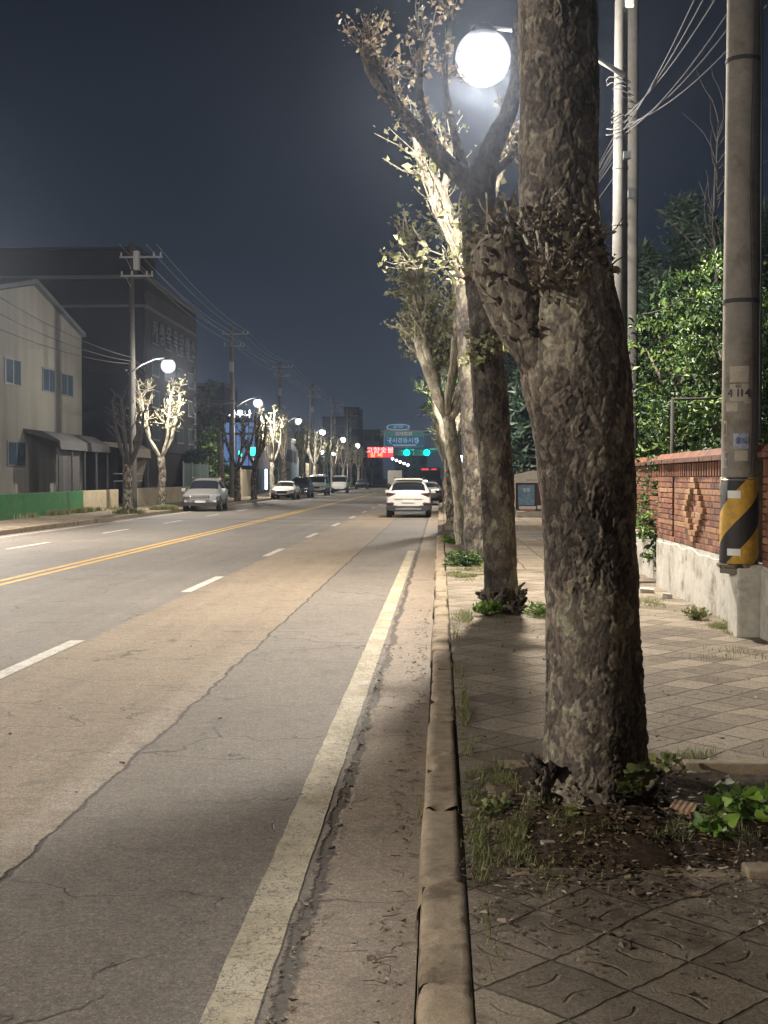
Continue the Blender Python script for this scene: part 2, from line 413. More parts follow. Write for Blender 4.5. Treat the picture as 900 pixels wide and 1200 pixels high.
def m_bark(name, cols, attr=True, scale=1.0):
    t = newmat(name); p = t.pos(); o = t.coord()
    fine = t.noise(t.vscale(o, (1,1,0.6)), 90, 4, 0.7); mid = t.noise(t.vscale(o, (1,1,0.5)), 14*scale, 5, 0.65)
    if attr:
        pl = t.attr("plate")
        c = t.ramp(pl, cols, 'LINEAR')
    else:
        wv = t.n('ShaderNodeVectorMath', {0: t.vscale(o, (1,1,0.55)), 1: t.n('ShaderNodeVectorMath', {0: t.n('ShaderNodeTexNoise', {'Vector': o, 'Scale': 9.0, 'Detail': 4.0}).outputs['Color'], 1: (0.09,0.09,0.09)}, operation='MULTIPLY').outputs[0]}, operation='ADD').outputs[0]
        v = t.vor(wv, 15*scale, 'F1', 'Color'); pl = t.xyz(v)[0]
        ed = t.vor(wv, 15*scale, 'DISTANCE_TO_EDGE')
        c = t.ramp(pl, cols, 'LINEAR')
    c = t.mix(0.8, c, t.ramp(fine, [(0.28, (0.5,)*3), (0.5, (1,)*3), (0.74, (1.5,)*3)]), 'MULTIPLY')
    c = t.mix(0.5, c, t.ramp(mid, [(0.3, (0.55,)*3), (0.7, (1.35,)*3)]), 'MULTIPLY')
    h = t.math('ADD', t.math('MULTIPLY', fine, 0.4), mid)
    if not attr: h = t.math('ADD', t.math('ADD', h, t.math('MULTIPLY', pl, 0.9)), t.math('MULTIPLY', t.step(ed, 0.0, 0.12), 0.9))
    return t.out(c, 0.9, bump=h, bstr=0.9, bdist=0.008 if attr else 0.018)
BROWN = [(0.0,(0.022,0.017,0.013)),(0.22,(0.058,0.045,0.035)),(0.40,(0.105,0.084,0.066)),(0.55,(0.155,0.130,0.106)),(0.68,(0.205,0.155,0.105)),(0.80,(0.30,0.27,0.225)),(0.92,(0.25,0.235,0.135)),(1.0,(0.42,0.39,0.29))]
BROWN = [(a, tuple(x*.78 for x in c)) for a, c in BROWN]
M['bark'] = m_bark("flaking plane tree bark", BROWN)
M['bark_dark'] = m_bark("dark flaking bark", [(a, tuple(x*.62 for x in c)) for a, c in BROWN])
M['bark_small'] = m_bark("rough brown bark", BROWN, attr=False)
PALE = [(0.0,(0.26,0.22,0.165)),(0.5,(0.42,0.38,0.29)),(1.0,(0.62,0.58,0.45))]
M['bark_pale'] = m_bark("pale plane tree limb bark", PALE, attr=False, scale=0.8)
MIDB = [(0.0,(0.11,0.088,0.066)),(0.5,(0.17,0.14,0.105)),(1.0,(0.28,0.25,0.19))]
M['bark_bare'] = m_bark("dark thin sapling bark", [(0,(0.03,0.026,0.022)),(1,(0.055,0.047,0.04))], attr=False)
M['bark_mid'] = m_bark("grey brown limb bark", MIDB, attr=False)

def m_leaf(name, lo, mid, hi, trans=0.25, rough=0.55):
    t = newmat(name); r = t.attr("tone")
    c = t.ramp(r, [(0.05, lo), (0.5, mid), (0.95, hi)])
    p = t.t.nodes.new('ShaderNodeBsdfPrincipled'); t.put(p, 'Base Color', c); t.put(p, 'Roughness', rough)
    tr = t.n('ShaderNodeBsdfTranslucent', {'Color': c})
    mx = t.n('ShaderNodeMixShader', {0: trans, 1: p.outputs[0], 2: tr.outputs[0]})
    o = t.n('ShaderNodeOutputMaterial'); t.t.links.new(mx.outputs[0], o.inputs[0])
    return t.m
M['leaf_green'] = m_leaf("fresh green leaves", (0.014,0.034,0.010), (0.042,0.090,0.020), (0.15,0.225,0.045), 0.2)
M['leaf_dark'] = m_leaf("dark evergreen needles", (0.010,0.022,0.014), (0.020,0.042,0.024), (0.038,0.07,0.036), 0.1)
M['leaf_dry'] = m_leaf("dry and olive plane leaves", (0.10,0.070,0.050), (0.19,0.145,0.10), (0.33,0.29,0.20), 0.3)
M['leaf_sprout'] = m_leaf("young olive sprout leaves", (0.14,0.13,0.07), (0.28,0.28,0.14), (0.50,0.52,0.27), 0.3)
M['grass'] = m_leaf("pavement grass", (0.09,0.10,0.035), (0.15,0.18,0.055), (0.28,0.27,0.11), 0.3)
M['weed'] = m_leaf("bright weed leaves", (0.06,0.11,0.02), (0.12,0.23,0.035), (0.24,0.36,0.06), 0.3)
M['litter'] = m_leaf("dry leaf litter", (0.05,0.032,0.02), (0.11,0.075,0.045), (0.27,0.21,0.13), 0.0)

def m_tone(name, stops, rough=0.85, bump=0.4, sc=40):
    t = newmat(name); p = t.pos(); c = t.ramp(t.attr("tone"), stops)
    n = t.noise(p, sc, 5, 0.7); n2 = t.noise(p, 2.5, 5, 0.65)
    c = t.mix(0.7, c, t.ramp(n, [(0.3, (0.6,)*3), (0.7, (1.35,)*3)]), 'MULTIPLY')
    c = t.mix(0.6, c, t.ramp(n2, [(0.3, (0.65,)*3), (0.7, (1.2,)*3)]), 'MULTIPLY')
    return t.out(c, rough, bump=n, bstr=bump, bdist=0.006)
M['brick'] = m_tone("red brick", [(0.0,(0.060,0.027,0.020)),(0.35,(0.135,0.052,0.030)),(0.7,(0.215,0.088,0.046)),(0.9,(0.26,0.145,0.074)),(1.0,(0.30,0.19,0.10))])
M['mortar'] = m_concrete("pale mortar", (0.17,0.145,0.12), (0.27,0.235,0.20))
M['mortar_dark'] = m_concrete("dark mortar", (0.06,0.045,0.036), (0.11,0.085,0.07))
M['steel'] = plain("galvanised steel", (0.32,0.33,0.34), 0.45, 0.7)
M['steel_dark'] = plain("dark painted steel", (0.05,0.055,0.06), 0.5, 0.3)
M['steel_paint'] = plain("grey painted steel", (0.40,0.41,0.41), 0.45, 0.1)
M['rubber'] = plain("tyre rubber", (0.02,0.02,0.021), 0.85)
M['glass'] = plain("dark car glass", (0.012,0.014,0.018), 0.08, 0.0, var=0.05)
M['plastic'] = plain("black plastic trim", (0.025,0.025,0.027), 0.55)
M['rim'] = plain("alloy rim", (0.35,0.35,0.37), 0.35, 0.8)
M['chrome'] = plain("bright trim", (0.6,0.6,0.62), 0.25, 0.9)
M['plate_w'] = plain("number plate", (0.62,0.62,0.58), 0.5)
M['tail'] = plain("dark red tail lamp", (0.055,0.016,0.014), 0.3)
M['headl'] = plain("clear headlamp", (0.45,0.46,0.48), 0.15, 0.5)
M['wire'] = plain("black cable", (0.022,0.023,0.026), 0.8, Specular_IOR_Level=.1)
M['pole_dim'] = m_concrete("weathered slim pole", (0.042,0.040,0.037), (0.065,0.062,0.056), (0.03,0.027,0.024), .5, 2.2, .25)  # pole concrete darkened in colour to offset the lamps close by
M['wire_lit'] = plain("grey cable", (0.038,0.038,0.041), 0.7, Specular_IOR_Level=.15)
M['wire_far'] = plain('pale weathered power line', (0.20,0.205,0.22), 0.7)
M['insul'] = plain("porcelain insulator", (0.45,0.42,0.38), 0.35)
# ------------------------------------------------------------------ ground, road, pavements
def sheet(name, x0, x1, y0, y1, z, mat, kind='structure', nx=1, ny=1, amp=0, seed=0, sc=1.5):
    xs = np.linspace(x0, x1, nx+1); ys = np.linspace(y0, y1, ny+1)
    X, Y = np.meshgrid(xs, ys); P = np.stack([X.ravel(), Y.ravel(), np.full(X.size, float(z))], 1)
    if amp:
        Q = P*sc; Q[:, 2] = 0
        P[:, 2] += (fbm(Q, 4, seed)-0.5)*amp
    i = np.arange(nx)[None, :] + np.arange(ny)[:, None]*(nx+1); i = i.ravel()
    F = np.stack([i, i+1, i+nx+2, i+nx+1], 1)
    o = np_mesh(name, P, F, mat, smooth=True)
    return tag(o, kind=kind)
KX0, KX1 = -0.08, 0.09           # near kerb
LX = -12.75                      # far kerb face
SW = 0.15                        # pavement height
WX = 3.05                        # brick wall face
sheet('ground', -900, 900, -300, 1500, -0.06, M['ground'])
sheet('road', LX, KX0, -25, 1000, 0.0, M['road'])
sheet('side_road', KX0, 60, 31.6, 38.2, 0.004, M['asphalt_plain'])
def kerb(name, x0, x1, y0, y1, L, h, seed, near=False):
    r = random.Random(seed); m = MB(); y = y0
    while y < y1:
        l = L*r.uniform(.85, 1.15); j = r.uniform(-.016, .016) if near else 0; g = .014 if near else .01
        zt = h + r.uniform(-.008, .008); ye = min(y+l, y1)-g
        b = .022
        poly = [(x0+j, -.05), (x1+j, -.05), (x1+j, zt-.01), (x1+j-.012, zt), (x0+j+b, zt), (x0+j+.006, zt-b*.6), (x0+j, zt-b*1.4)]
        m.prism(poly, y, ye, 'y'); y += l
    o = m.build(name, M['kerb'], bevel=0.006 if near else 0); return tag(o, kind='structure')
def worn_kerb(x0, x1, y0, y1, h, seed):
    r = random.Random(seed); V = []; F = []; y = y0; b = 0
    prof = [(x0+.002,-.05),(x0+.002,.03),(x0+.004,.07),(x0+.006,.105),(x0+.010,.128),(x0+.020,h-.008),(x0+.036,h-.001)] + [(x0+.036+(x1-x0-.045)*k/6, h) for k in range(1,7)] + [(x1-.002,h-.008),(x1,h-.03),(x1,-.05)]
    while y < y1:
        l = .95*r.uniform(.85,1.12); ye = min(y+l, y1)-.012; n = max(3, int((ye-y)/.022)); j = r.uniform(-.010,.010); dz = r.uniform(-.007,.007); tl = r.uniform(-.004,.004)
        P = np.array([[px_+j, yy, pz+(dz+tl*(yy-y))*(pz > .02)] for yy in np.linspace(y, ye, n+1) for px_, pz in prof]); m_ = len(prof)
        endd = np.minimum(P[:,1]-y, ye-P[:,1]); chip = np.clip(1-endd/.035, 0, 1)*np.clip((fbm(P*14+seed, 3, seed)-.40)*4, 0, 1)
        edge = np.tile(np.array([0,0,.1,.35,.9,1,.7]+[.12]*6+[.9,.6,0]), n+1)
        dd = (fbm(P*9, 4, seed+1)-.5)*.010 + (fbm(P*45, 3, seed+2)-.5)*.006; gou = np.clip(fbm(P*np.array([12,5,12])+7, 3, seed+3)-.60, 0, 1)*.16*edge
        P[:,2] += (dd - gou - chip*.030)*(P[:,2] > .02); P[:,0] += (gou*.8 + chip*.018*(edge > .3) + dd*.5)*np.where(P[:,0] < (x0+x1)/2, 1, -1)
        V.append(P)
        for i in range(n):
            for k in range(m_-1): F.append((b+i*m_+k, b+i*m_+k+1, b+(i+1)*m_+k+1, b+(i+1)*m_+k))
        b += len(P); y += l
    # closing faces at the joints: a dark mortar bed just below the stones
    o = np_mesh('kerb', np.concatenate(V), np.array(F)[:, ::-1], M['kerb'], smooth=True); tag(o, kind='structure')
    mm = MB(); mm.box(x0+.014, x1-.008, y0, y1, -.04, h-.030); tag(mm.build('kerb_bed', M['soil']), kind='structure')
worn_kerb(KX0, KX1, -4, 16.0, SW, 3)
kerb('kerb', KX0, KX1, 16.0, 31.6, .95, SW, 1, True)
kerb('kerb', KX0, KX1+.03, 38.2, 400, 2.0, SW, 2)
kerb('kerb', LX-.17, LX, 20, 400, 2.0, SW, 3)
PX0, PX1, PY0, PY1 = 0.30, 1.78, 4.62, 6.35      # the tree pit of the nearest tree
def pav(x0, x1, y0, y1, n):
    nx = max(2, int((x1-x0)/.05)); ny = max(2, int((y1-y0)/.05))
    sheet('pavement', x0, x1, y0, y1, SW, M['pavers'], nx=nx, ny=ny, amp=0.014, seed=5)
pav(KX1+.012, WX+.2, -3, PY0, 0); pav(KX1+.012, PX0, PY0, PY1, 1); pav(PX1, WX+.2, PY0, PY1, 2); pav(KX1+.012, WX+.2, PY1, 20.0, 3)
sheet('pavement', KX1+.012, WX+.6, 20.0, 31.6, SW, M['pavers_far'], nx=40, ny=120, amp=0.02, seed=6)
sheet('pavement', KX1+.04, 4.6, 38.2, 400, SW, M['pavers_far'])
sheet('pavement', -16.4, LX-.16, 20, 400, SW, M['pavers_far'])
m = MB()   # slabs' edges towards the side street, packed earth under the pavements
m.box(KX1, WX+.6, 31.45, 31.6, -.05, SW+.003); tag(m.build('kerb', M['kerb']), kind='structure')
m = MB(); m.box(KX1, 4.6, 38.2, 38.35, -.05, SW+.003); tag(m.build('kerb', M['kerb']), kind='structure')
sheet('lot_ground', 3.55, 400, -40, 31.5, 0.10, M['ground']); sheet('lot_ground', 4.6, 400, 38.4, 1200, 0.10, M['ground'])
sheet('lot_ground', -500, -16.4, -40, 1200, 0.12, M['ground'])
# soil gap behind the kerb and soil of the pits
sheet('soil', KX1-.02, KX1+.10, -3, 31.5, SW-.035, M['soil'], nx=2, ny=300, amp=.02, seed=9)

# markings: each a thin sheet on the asphalt
def marking(name, x0, x1, y0, y1, mat, z=.004, nseg=None, jag=0.0):
    nseg = nseg or max(1, int((y1-y0)/.08) if jag else 1)
    ys = np.linspace(y0, y1, nseg+1); V = []; F = []
    for y in ys:
        q = np.array([[x0*3, y*6, 0], [x1*3+9, y*6, 4]]); d = (fbm(q, 3, 3)-.5)*jag
        V += [(x0+d[0], y, z), (x1+d[1], y, z)]
    for i in range(nseg): F.append((2*i, 2*i+1, 2*i+3, 2*i+2))
    return tag(np_mesh(name, np.array(V), np.array(F), mat), kind='structure')
marking('edge_line', -.735, -.565, -3, 27.3, M['line_edge'], jag=.016, nseg=400)
marking('centre_line', -7.18, -7.04, -20, 420, M['line_yellow']); marking('centre_line', -6.92, -6.78, -20, 420, M['line_yellow'])
for k in range(-2, 40):
    y = 9.35 + 7.95*k if k else 9.3
    marking('lane_dash', -3.79, -3.64, 17.25-7.95+7.95*k, 17.25-7.95+2.75+7.95*k, M['line_white'])
    marking('lane_dash', -10.2, -10.06, 19.5-7.95+7.95*k, 19.5-7.95+3.0+7.95*k, M['line_white'])
marking('edge_line', -12.35, -12.22, 20, 300, M['line_white'])
marking('stop_line', -6.6, -.2, 131, 131.6, M['line_white'])
for k in range(14):
    x = -12.2 + k*.9; marking('crossing_stripe', x, x+.45, 134, 138, M['line_white'])
M['tar'] = plain("dark road joint", (0.035,0.031,0.027), 0.7)  # thin dark strips laid across the road
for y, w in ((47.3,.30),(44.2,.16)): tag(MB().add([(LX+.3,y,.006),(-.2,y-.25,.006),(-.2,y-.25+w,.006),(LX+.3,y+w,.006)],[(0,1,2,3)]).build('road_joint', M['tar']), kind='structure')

# tree pit frame and mound
m = MB()
def rough_beam(m, x0, x1, y0, y1, z0, z1, n, axis):
    for i in range(n):
        a, b = i/n, (i+1)/n; j = random.uniform(-.012, .012); g = .006
        if axis == 'x': m.box(x0+(x1-x0)*a+g, x0+(x1-x0)*b-g, y0+j, y1+j, z0, z1+j*.6)
        else: m.box(x0+j, x1+j, y0+(y1-y0)*a+g, y0+(y1-y0)*b-g, z0, z1+j*.6)
rough_beam(m, PX0-.05, PX0+.85, PY0-.075, PY0+.02, .06, SW+.006, 3, 'x'); rough_beam(m, PX0+.86, PX1+.05, PY0-.06, PY0+.04, .06, SW+.040, 2, 'x')
rough_beam(m, PX1-.02, PX1+.07, PY0, PY1, .06, SW+.02, 3, 'y'); rough_beam(m, PX0-.07, PX0+.01, PY0, PY1, .06, SW+.006, 3, 'y')
rough_beam(m, PX0, PX1, PY1-.02, PY1+.07, .06, SW+.01, 3, 'x')
tag(m.build('tree_pit_frame', M['kerb'], bevel=.008), 'low concrete frame of the soil pit round the large near tree', 'edging')
nx = 110; xs = np.linspace(PX0-.1, PX1+.06, nx+1); ys = np.linspace(PY0-.06, PY1+.02, nx+1)
X, Y = np.meshgrid(xs, ys); P = np.stack([X.ravel(), Y.ravel(), np.zeros(X.size)], 1)
d = np.sqrt(((P[:,0]-.76)/.62)**2 + ((P[:,1]-5.5)/.75)**2); e = np.minimum.reduce([(P[:,0]-xs[0])/.12, (xs[-1]-P[:,0])/.12, (P[:,1]-ys[0])/.12, (ys[-1]-P[:,1])/.12, np.ones(len(P))])
P[:,2] = SW - .025 + .15*np.exp(-d**2*1.2)*e + (fbm(P*5, 5, 21)-.5)*.07*e + (fbm(P*28, 3, 22)-.5)*.022 - (1-e)*.03
i = (np.arange(nx)[None,:] + np.arange(nx)[:,None]*(nx+1)).ravel()
tag(np_mesh('soil_mound', P, np.stack([i,i+1,i+nx+2,i+nx+1],1), M['soil'], smooth=True), kind='structure')
def moundz(x, y):
    d = math.sqrt(((x-.76)/.62)**2 + ((y-5.5)/.75)**2)
    e = max(0, min((x-xs[0])/.12, (xs[-1]-x)/.12, (y-ys[0])/.12, (ys[-1]-y)/.12, 1))
    return max(SW, SW-.025+.15*math.exp(-d*d*1.2)*e) if 0 < e else SW

# ------------------------------------------------------------------ leaves, grass, litter
def leaf_mesh(C, size, name, mat, parent=None, seed=0, aspect=.55, curl=.25, droop=0.0, tone=None, origin=None, up=0.0):
    """C (n,3) leaf positions -> one mesh of small folded leaves (two faces each)"""
    g = np.random.default_rng(seed); n = len(C)
    a = g.normal(size=(n,3)); a[:,2] = a[:,2]*(1-up) + up*1.2 - droop; a /= np.linalg.norm(a, axis=1)[:,None]
    b = g.normal(size=(n,3)); b -= a*(a*b).sum(1)[:,None]; b /= np.linalg.norm(b, axis=1)[:,None]; c = np.cross(a, b)
    s = size*np.clip(g.lognormal(-.12, .38, n), .35, 2.0)[:,None]
    V = np.empty((n, 6, 3)); w = s*aspect*.5
    V[:,0] = C; V[:,1] = C + a*s*.45 + b*w + c*s*curl*.5; V[:,2] = C + a*s + c*s*curl*-.2
    V[:,3] = C; V[:,4] = C + a*s*.45 - b*w + c*s*curl*.5; V[:,5] = C + a*s*.42 - c*s*curl*.2
    V = np.stack([V[:,0], V[:,1], V[:,2], V[:,4], V[:,5]], 1)      # base, side, tip, side, midrib
    if origin is not None: V = V - np.array(origin)[None,None,:]
    k = (np.arange(n)*5)[:,None]
    F = np.concatenate([k+np.array([[0,1,2,4]]), k+np.array([[0,4,2,3]])], 0)
    tn = np.repeat(g.uniform(0, 1, n) if tone is None else np.clip(tone + g.normal(0,.16,n), 0, 1), 5)
    return np_mesh(name, V.reshape(-1,3), F, mat, parent, {'tone': tn})
def lobed(C, size, name, mat, parent, seed, origin=None, up=.3, nl=5):
    g = random.Random(seed); m = MB()
    for c in C:
        c = Vector(c) - (Vector(origin) if origin is not None else Vector((0,0,0)))
        s = size*g.uniform(.5, 1.25); az = g.uniform(0, 6.28); el = g.uniform(-.5, .7)+up; a = Vector((math.cos(az)*math.cos(el), math.sin(az)*math.cos(el), math.sin(el)))
        w = Vector((g.gauss(0,1), g.gauss(0,1), g.gauss(0,.4))); w = (w - a*w.dot(a)).normalized(); nn = a.cross(w); cup = g.uniform(.1,.5); N_ = nl*4; vs = [c+a*s*.42]
        for k in range(N_):
            t_ = 2*math.pi*k/N_; rr = s*.5*(1 + .24*math.cos(nl*t_) + .05*math.cos(2.9*nl*t_))*g.uniform(.93,1.07)
            q = c + a*(s*.45 + rr*math.cos(t_)) + w*rr*math.sin(t_)*.92 - nn*cup*abs(math.sin(t_))*rr*.8 + nn*s*.06*math.sin(3*t_+az)
            vs.append(q)
        m.add(vs, [(0, 1+k, 1+(k+1) % N_) for k in range(N_)], g.uniform(.05,.95)); b_ = c - a*s*.3; m.tube([c+a*s*.2, b_], [s*.02, s*.015], 4, c=.2)
    return m.build(name, mat, parent, smooth=True)
def blades(C, h, name, mat, parent=None, seed=0, w=.006, lean=.5):
    g = np.random.default_rng(seed); n = len(C)
    an = g.uniform(0, 2*math.pi, n); L = h*g.uniform(.4, 1.25, n); ln = lean*g.uniform(.1, 1.1, n)*L
    d = np.stack([np.cos(an), np.sin(an), np.zeros(n)], 1); s = np.stack([-np.sin(an), np.cos(an), np.zeros(n)], 1)*w
    z = np.array([0,0,1.0])
    A, B = C - s, C + s; mid = C + d*ln[:,None]*.35 + z*L[:,None]*.6; tip = C + d*ln[:,None] + z*L[:,None]*.92
    V = np.stack([A, B, mid + s*.7, mid - s*.7, tip + s*.1, tip - s*.1], 1).reshape(-1,3)
    k = (np.arange(n)*6)[:,None]
    F = np.concatenate([k+np.array([[0,1,2,3]]), k+np.array([[3,2,4,5]])], 0)
    return np_mesh(name, V, F, mat, parent, {'tone': np.repeat(g.uniform(0,1,n), 6)})
def scat(n, cx, cy, rx, ry, zf, seed, clump=0):
    g = np.random.default_rng(seed); P = []
    while len(P) < n:
        x, y = g.normal(0, .45, 2)
        if clump and mnoise.noise(Vector((x*rx*clump+cx*3, y*ry*clump+cy*3, seed))) < -.02: continue
        P.append((cx+x*rx, cy+y*ry, 0))
    P = np.array(P); P[:,2] = [zf(x, y)-.004 for x, y, _ in P]; return P
flat = lambda x, y: SW + .004
G = [scat(950, .38, 4.95, .22, .50, moundz, 1, 7), scat(420, .30, 5.9, .10, .5, moundz, 2, 5), scat(260, .85, 4.95, .45, .10, moundz, 3, 5),
     scat(420, .16, 7.6, .04, 1.6, flat, 4, 2), scat(500, .16, 5.2, .05, 1.4, flat, 41, 3), scat(420, 1.35, 5.2, .28, .3, moundz, 5, 4), scat(160, 1.35, 6.55, .3, .12, flat, 6, 4),
     scat(900, .40, 13.0, .26, .7, flat, 7, 3), scat(1100, 1.18, 13.3, .20, .5, flat, 8, 3), scat(240, .14, 10.5, .05, 2.2, flat, 9, 2),
     scat(2600, .42, 18.8, .28, 1.0, flat, 10, 2), scat(2600, .45, 21, .3, 1.0, flat, 11, 2), scat(1800, .38, 28.8, .3, .9, flat, 12, 2),
     scat(1100, 2.86, 12.3, .17, .75, flat, 13, 3), scat(420, 2.55, 14.6, .28, .8, flat, 14, 3), scat(160, 2.5, 10.3, .45, .5, flat, 15, 3), scat(2200, .6, 43, .5, 2.5, flat, 16, 1), scat(1500, .6, 49.5, .4, 1.5, flat, 17, 1),
     scat(120, -.10, 5.9, .02, .35, lambda x, y: .0, 18, 0)[:40]]
tag(blades(np.concatenate(G), .048, 'grass', M['grass'], seed=1, w=.0022, lean=1.3), kind='stuff')
gl = [scat(3000, -13.2, y, .5, .8, flat, 30+i, 1) for i, y in enumerate((50, 56.5))] + [scat(2500, -15.6, 50, .25, 6, flat, 33, 1)]
tag(blades(np.concatenate(gl), .22, 'grass', M['grass'], seed=2, w=.012, lean=.7), kind='stuff')

# leaf litter, grit and twigs: stuff lying in the gutter and round the pit
g = np.random.default_rng(5); C = []
for _ in range(420):
    y = g.uniform(2.6, 15); x = -.12 - abs(g.normal(0, .10)); C.append((x, y, .006))
for _ in range(220): C.append((g.normal(-.50, .035), g.uniform(2.6, 12), .006))
for _ in range(60): C.append((g.uniform(-3, -.7), g.uniform(3, 12), .006))
for _ in range(2200):
    x, y = g.normal(.65, .48), g.normal(4.95, .50)
    if x > .1: C.append((x, y, moundz(x, y)+.012))
for _ in range(500):
    x, y = abs(g.normal(0, 1.1))+.12, g.uniform(3.0, 14)
    if x < 3: C.append((x, y, SW+.010))
C = np.array(C)
o = leaf_mesh(C, .030, 'leaf_litter', M['litter'], seed=8, aspect=.7, curl=.35, up=-.0)
V = np.empty(len(o.data.vertices)*3, np.float32); o.data.vertices.foreach_get('co', V); V = V.reshape(-1,5,3)
base = C[:, None, 2]; V[:,:,2] = base + np.abs(V[:,:,2]-base)*.35; o.data.vertices.foreach_set('co', V.ravel()); tag(o, kind='stuff')
m = MB()
for _ in range(150):
    if random.random() < .5: x, y, z = random.gauss(.7, .45), random.gauss(4.9, .4), 0; x = max(x, .12); z = moundz(x, y)+.015
    else: x, y, z = -.12-abs(random.gauss(0, .09)), random.uniform(2.8, 12), .006
    a = random.uniform(0, 6.3); l = random.uniform(.02, .09)
    m.tube([(x,y,z),(x+math.cos(a)*l*.5,y+math.sin(a)*l*.5,z+random.uniform(0,.012)),(x+math.cos(a+.4)*l,y+math.sin(a+.4)*l,z+.003)], [.0022,.0018,.001], 4, c=random.random()*.6)
tag(m.build('twig_litter', M['litter']), kind='stuff')
m = MB()
def pebble(m, x, y, z, r, c):
    n = 6; vs = [(x, y, z+r*.7)]
    for k in range(n):
        a = 6.283*k/n; q = r*random.uniform(.75, 1.2); vs.append((x+q*math.cos(a), y+q*math.sin(a), z+r*.15))
    m.add(vs, [(0, 1+k, 1+(k+1) % n) for k in range(n)], c)
for _ in range(900):
    w = random.random()
    if w < .35: x, y = random.gauss(.8, .5), random.gauss(4.6, .5)
    elif w < .6: x, y = random.uniform(.12, 3), random.uniform(3, 9)
    else: x, y = random.gauss(-.50, .035), random.uniform(2.7, 11)
    if KX0-.01 < x < KX1+.03: continue
    pebble(m, x, y, moundz(x, y) if x > 0 else .003, random.uniform(.003, .009), random.uniform(.3, 1))
tag(m.build('grit', M['litter']), kind='stuff')

# weeds by the near tree
def weed(x, y, z, n, r, size, label, group, seed, mat='weed', up=.35):
    e = empty('weed_plant', (x, y, z), 0, label, 'plant', group)
    g = np.random.default_rng(seed); a = g.uniform(0, 6.28, n); q = g.uniform(.15, 1, n)*r
    C = np.stack([np.cos(a)*q, np.sin(a)*q, .02+g.uniform(0,.09,n)*r/.15], 1)
    if y < 8 and n < 100: lobed(C, size*1.15, 'leaf_blades', M[mat], e, seed, up=up*.6, nl=3)
    else: leaf_mesh(C, size, 'leaf_blades', M[mat], e, seed, aspect=.5, curl=.3, up=up)
    m = MB()
    for c in C[:max(5, n//3)]: m.tube([(0,0,-.01), (c[0]*.5, c[1]*.5, c[2]*.7), tuple(c)], [.003,.0025,.002], 4)
    m.build('stem', M[mat], e); return e
weed(1.36, 5.32, moundz(1.36,5.32), 60, .17, .055, 'leafy bright green weed in the soil right of the near trunk', None, 1)
weed(1.13, 4.98, moundz(1.13,4.98), 34, .09, .05, 'small bright weed below the brown tile piece', None, 2)
weed(1.62, 5.05, moundz(1.62,5.05), 50, .14, .04, 'dark leafy weed at the right end of the soil pit', None, 3, 'grass')
weed(1.18, 6.15, SW, 16, .10, .05, 'thin weed behind the soil pit on the right', None, 12, 'grass', .6)
weed(.52, 13.15, SW, 320, .16, .055, 'tall bright grass tuft left of the second tree foot', None, 4, 'weed', .85)
weed(1.12, 13.1, SW, 260, .2, .04, 'green weed tuft right of the second tree foot', None, 5, 'weed', .5)
weed(.42, 20.6, SW, 800, .36, .06, 'dark green bushy plant at the foot of the third tree', None, 6, 'leaf_green', .4)
weed(.30, 27.6, SW, 320, .30, .06, 'bright green weed by the kerb before the side street', None, 7, 'weed', .4)
weed(2.74, 12.9, SW, 220, .14, .045, 'dry grassy weed tuft against the foot of the brick wall', None, 8, 'grass', .7)
weed(.22, 5.35, SW, 50, .10, .035, 'ragged weed between kerb and near tree', None, 9, 'grass', .7)

# loose pieces by the tree
def slab(name, x, y, z, sx, sy, sz, rz, rx, mat, label, cat, notch=True):
    bm = bmesh.new(); bmesh.ops.create_cube(bm, size=1)
    bmesh.ops.scale(bm, vec=(sx, sy, sz), verts=bm.verts)
    bmesh.ops.bevel(bm, geom=[e for e in bm.edges if abs(e.verts[0].co.z-e.verts[1].co.z) > sz*.5], offset=sx*.08, segments=1, affect='EDGES')
    for v in bm.verts: v.co += Vector((random.uniform(-1,1)*sx*.05, random.uniform(-1,1)*sy*.05, 0))
    me = bpy.data.meshes.new(name); bm.to_mesh(me); bm.free()
    o = link_mesh(name, me, mat); o.location = (x, y, z); o.rotation_euler = (rx, .08, rz); return tag(o, label, cat)
t = newmat("clay tile with darker ribs"); oc = t.coord(); xx_, yy_, zz_ = t.xyz(oc)
rb = t.math('SINE', t.math('MULTIPLY', xx_, 260.0))
M['tile'] = t.out(t.mix(t.step(rb, -.2, .3), (0.20,0.115,0.06), (0.33,0.21,0.12)), .8, bump=rb, bstr=.4, bdist=.004)
slab('tile_piece', 1.055, 5.20, moundz(1.055,5.2)+.022, .105, .085, .018, -.5, .22, M['tile'], 'square brown ribbed tile piece lying on the soil beside the trunk', 'tile')
slab('stone', .44, 4.86, moundz(.44,4.86)+.008, .06, .03, .018, .3, .1, M['concrete'], 'small pale stone in the grass in front of the near tree', 'stone')
slab('stone', 1.46, 5.02, moundz(1.46,5.02)+.012, .04, .03, .02, .9, .1, M['concrete'], 'pale stone chip right of the bright weeds', 'stone')
slab('stone', -.60, 3.28, .010, .05, .024, .006, .1, 0, M['concrete'], 'flat pale scrap lying in the gutter by the edge line', 'scrap') if False else None
slab('paper_scrap', -.40, 3.42, .006, .045, .022, .004, .1, 0, M['line_edge'], 'small pale scrap lying in the gutter near the edge line', 'scrap')
for k, (x, y, s) in enumerate([(2.72,15.9,.20),(2.86,15.2,.16),(2.60,16.6,.17)]):
    slab('rubble_piece', x, y, SW+.03, s, s*.6, .06, k*1.1, .12, M['plaster'], ['largest plaster chunk at the far foot of the brick wall','middle plaster chunk at the far foot of the brick wall','farthest plaster chunk at the foot of the brick wall'][k], 'rubble')

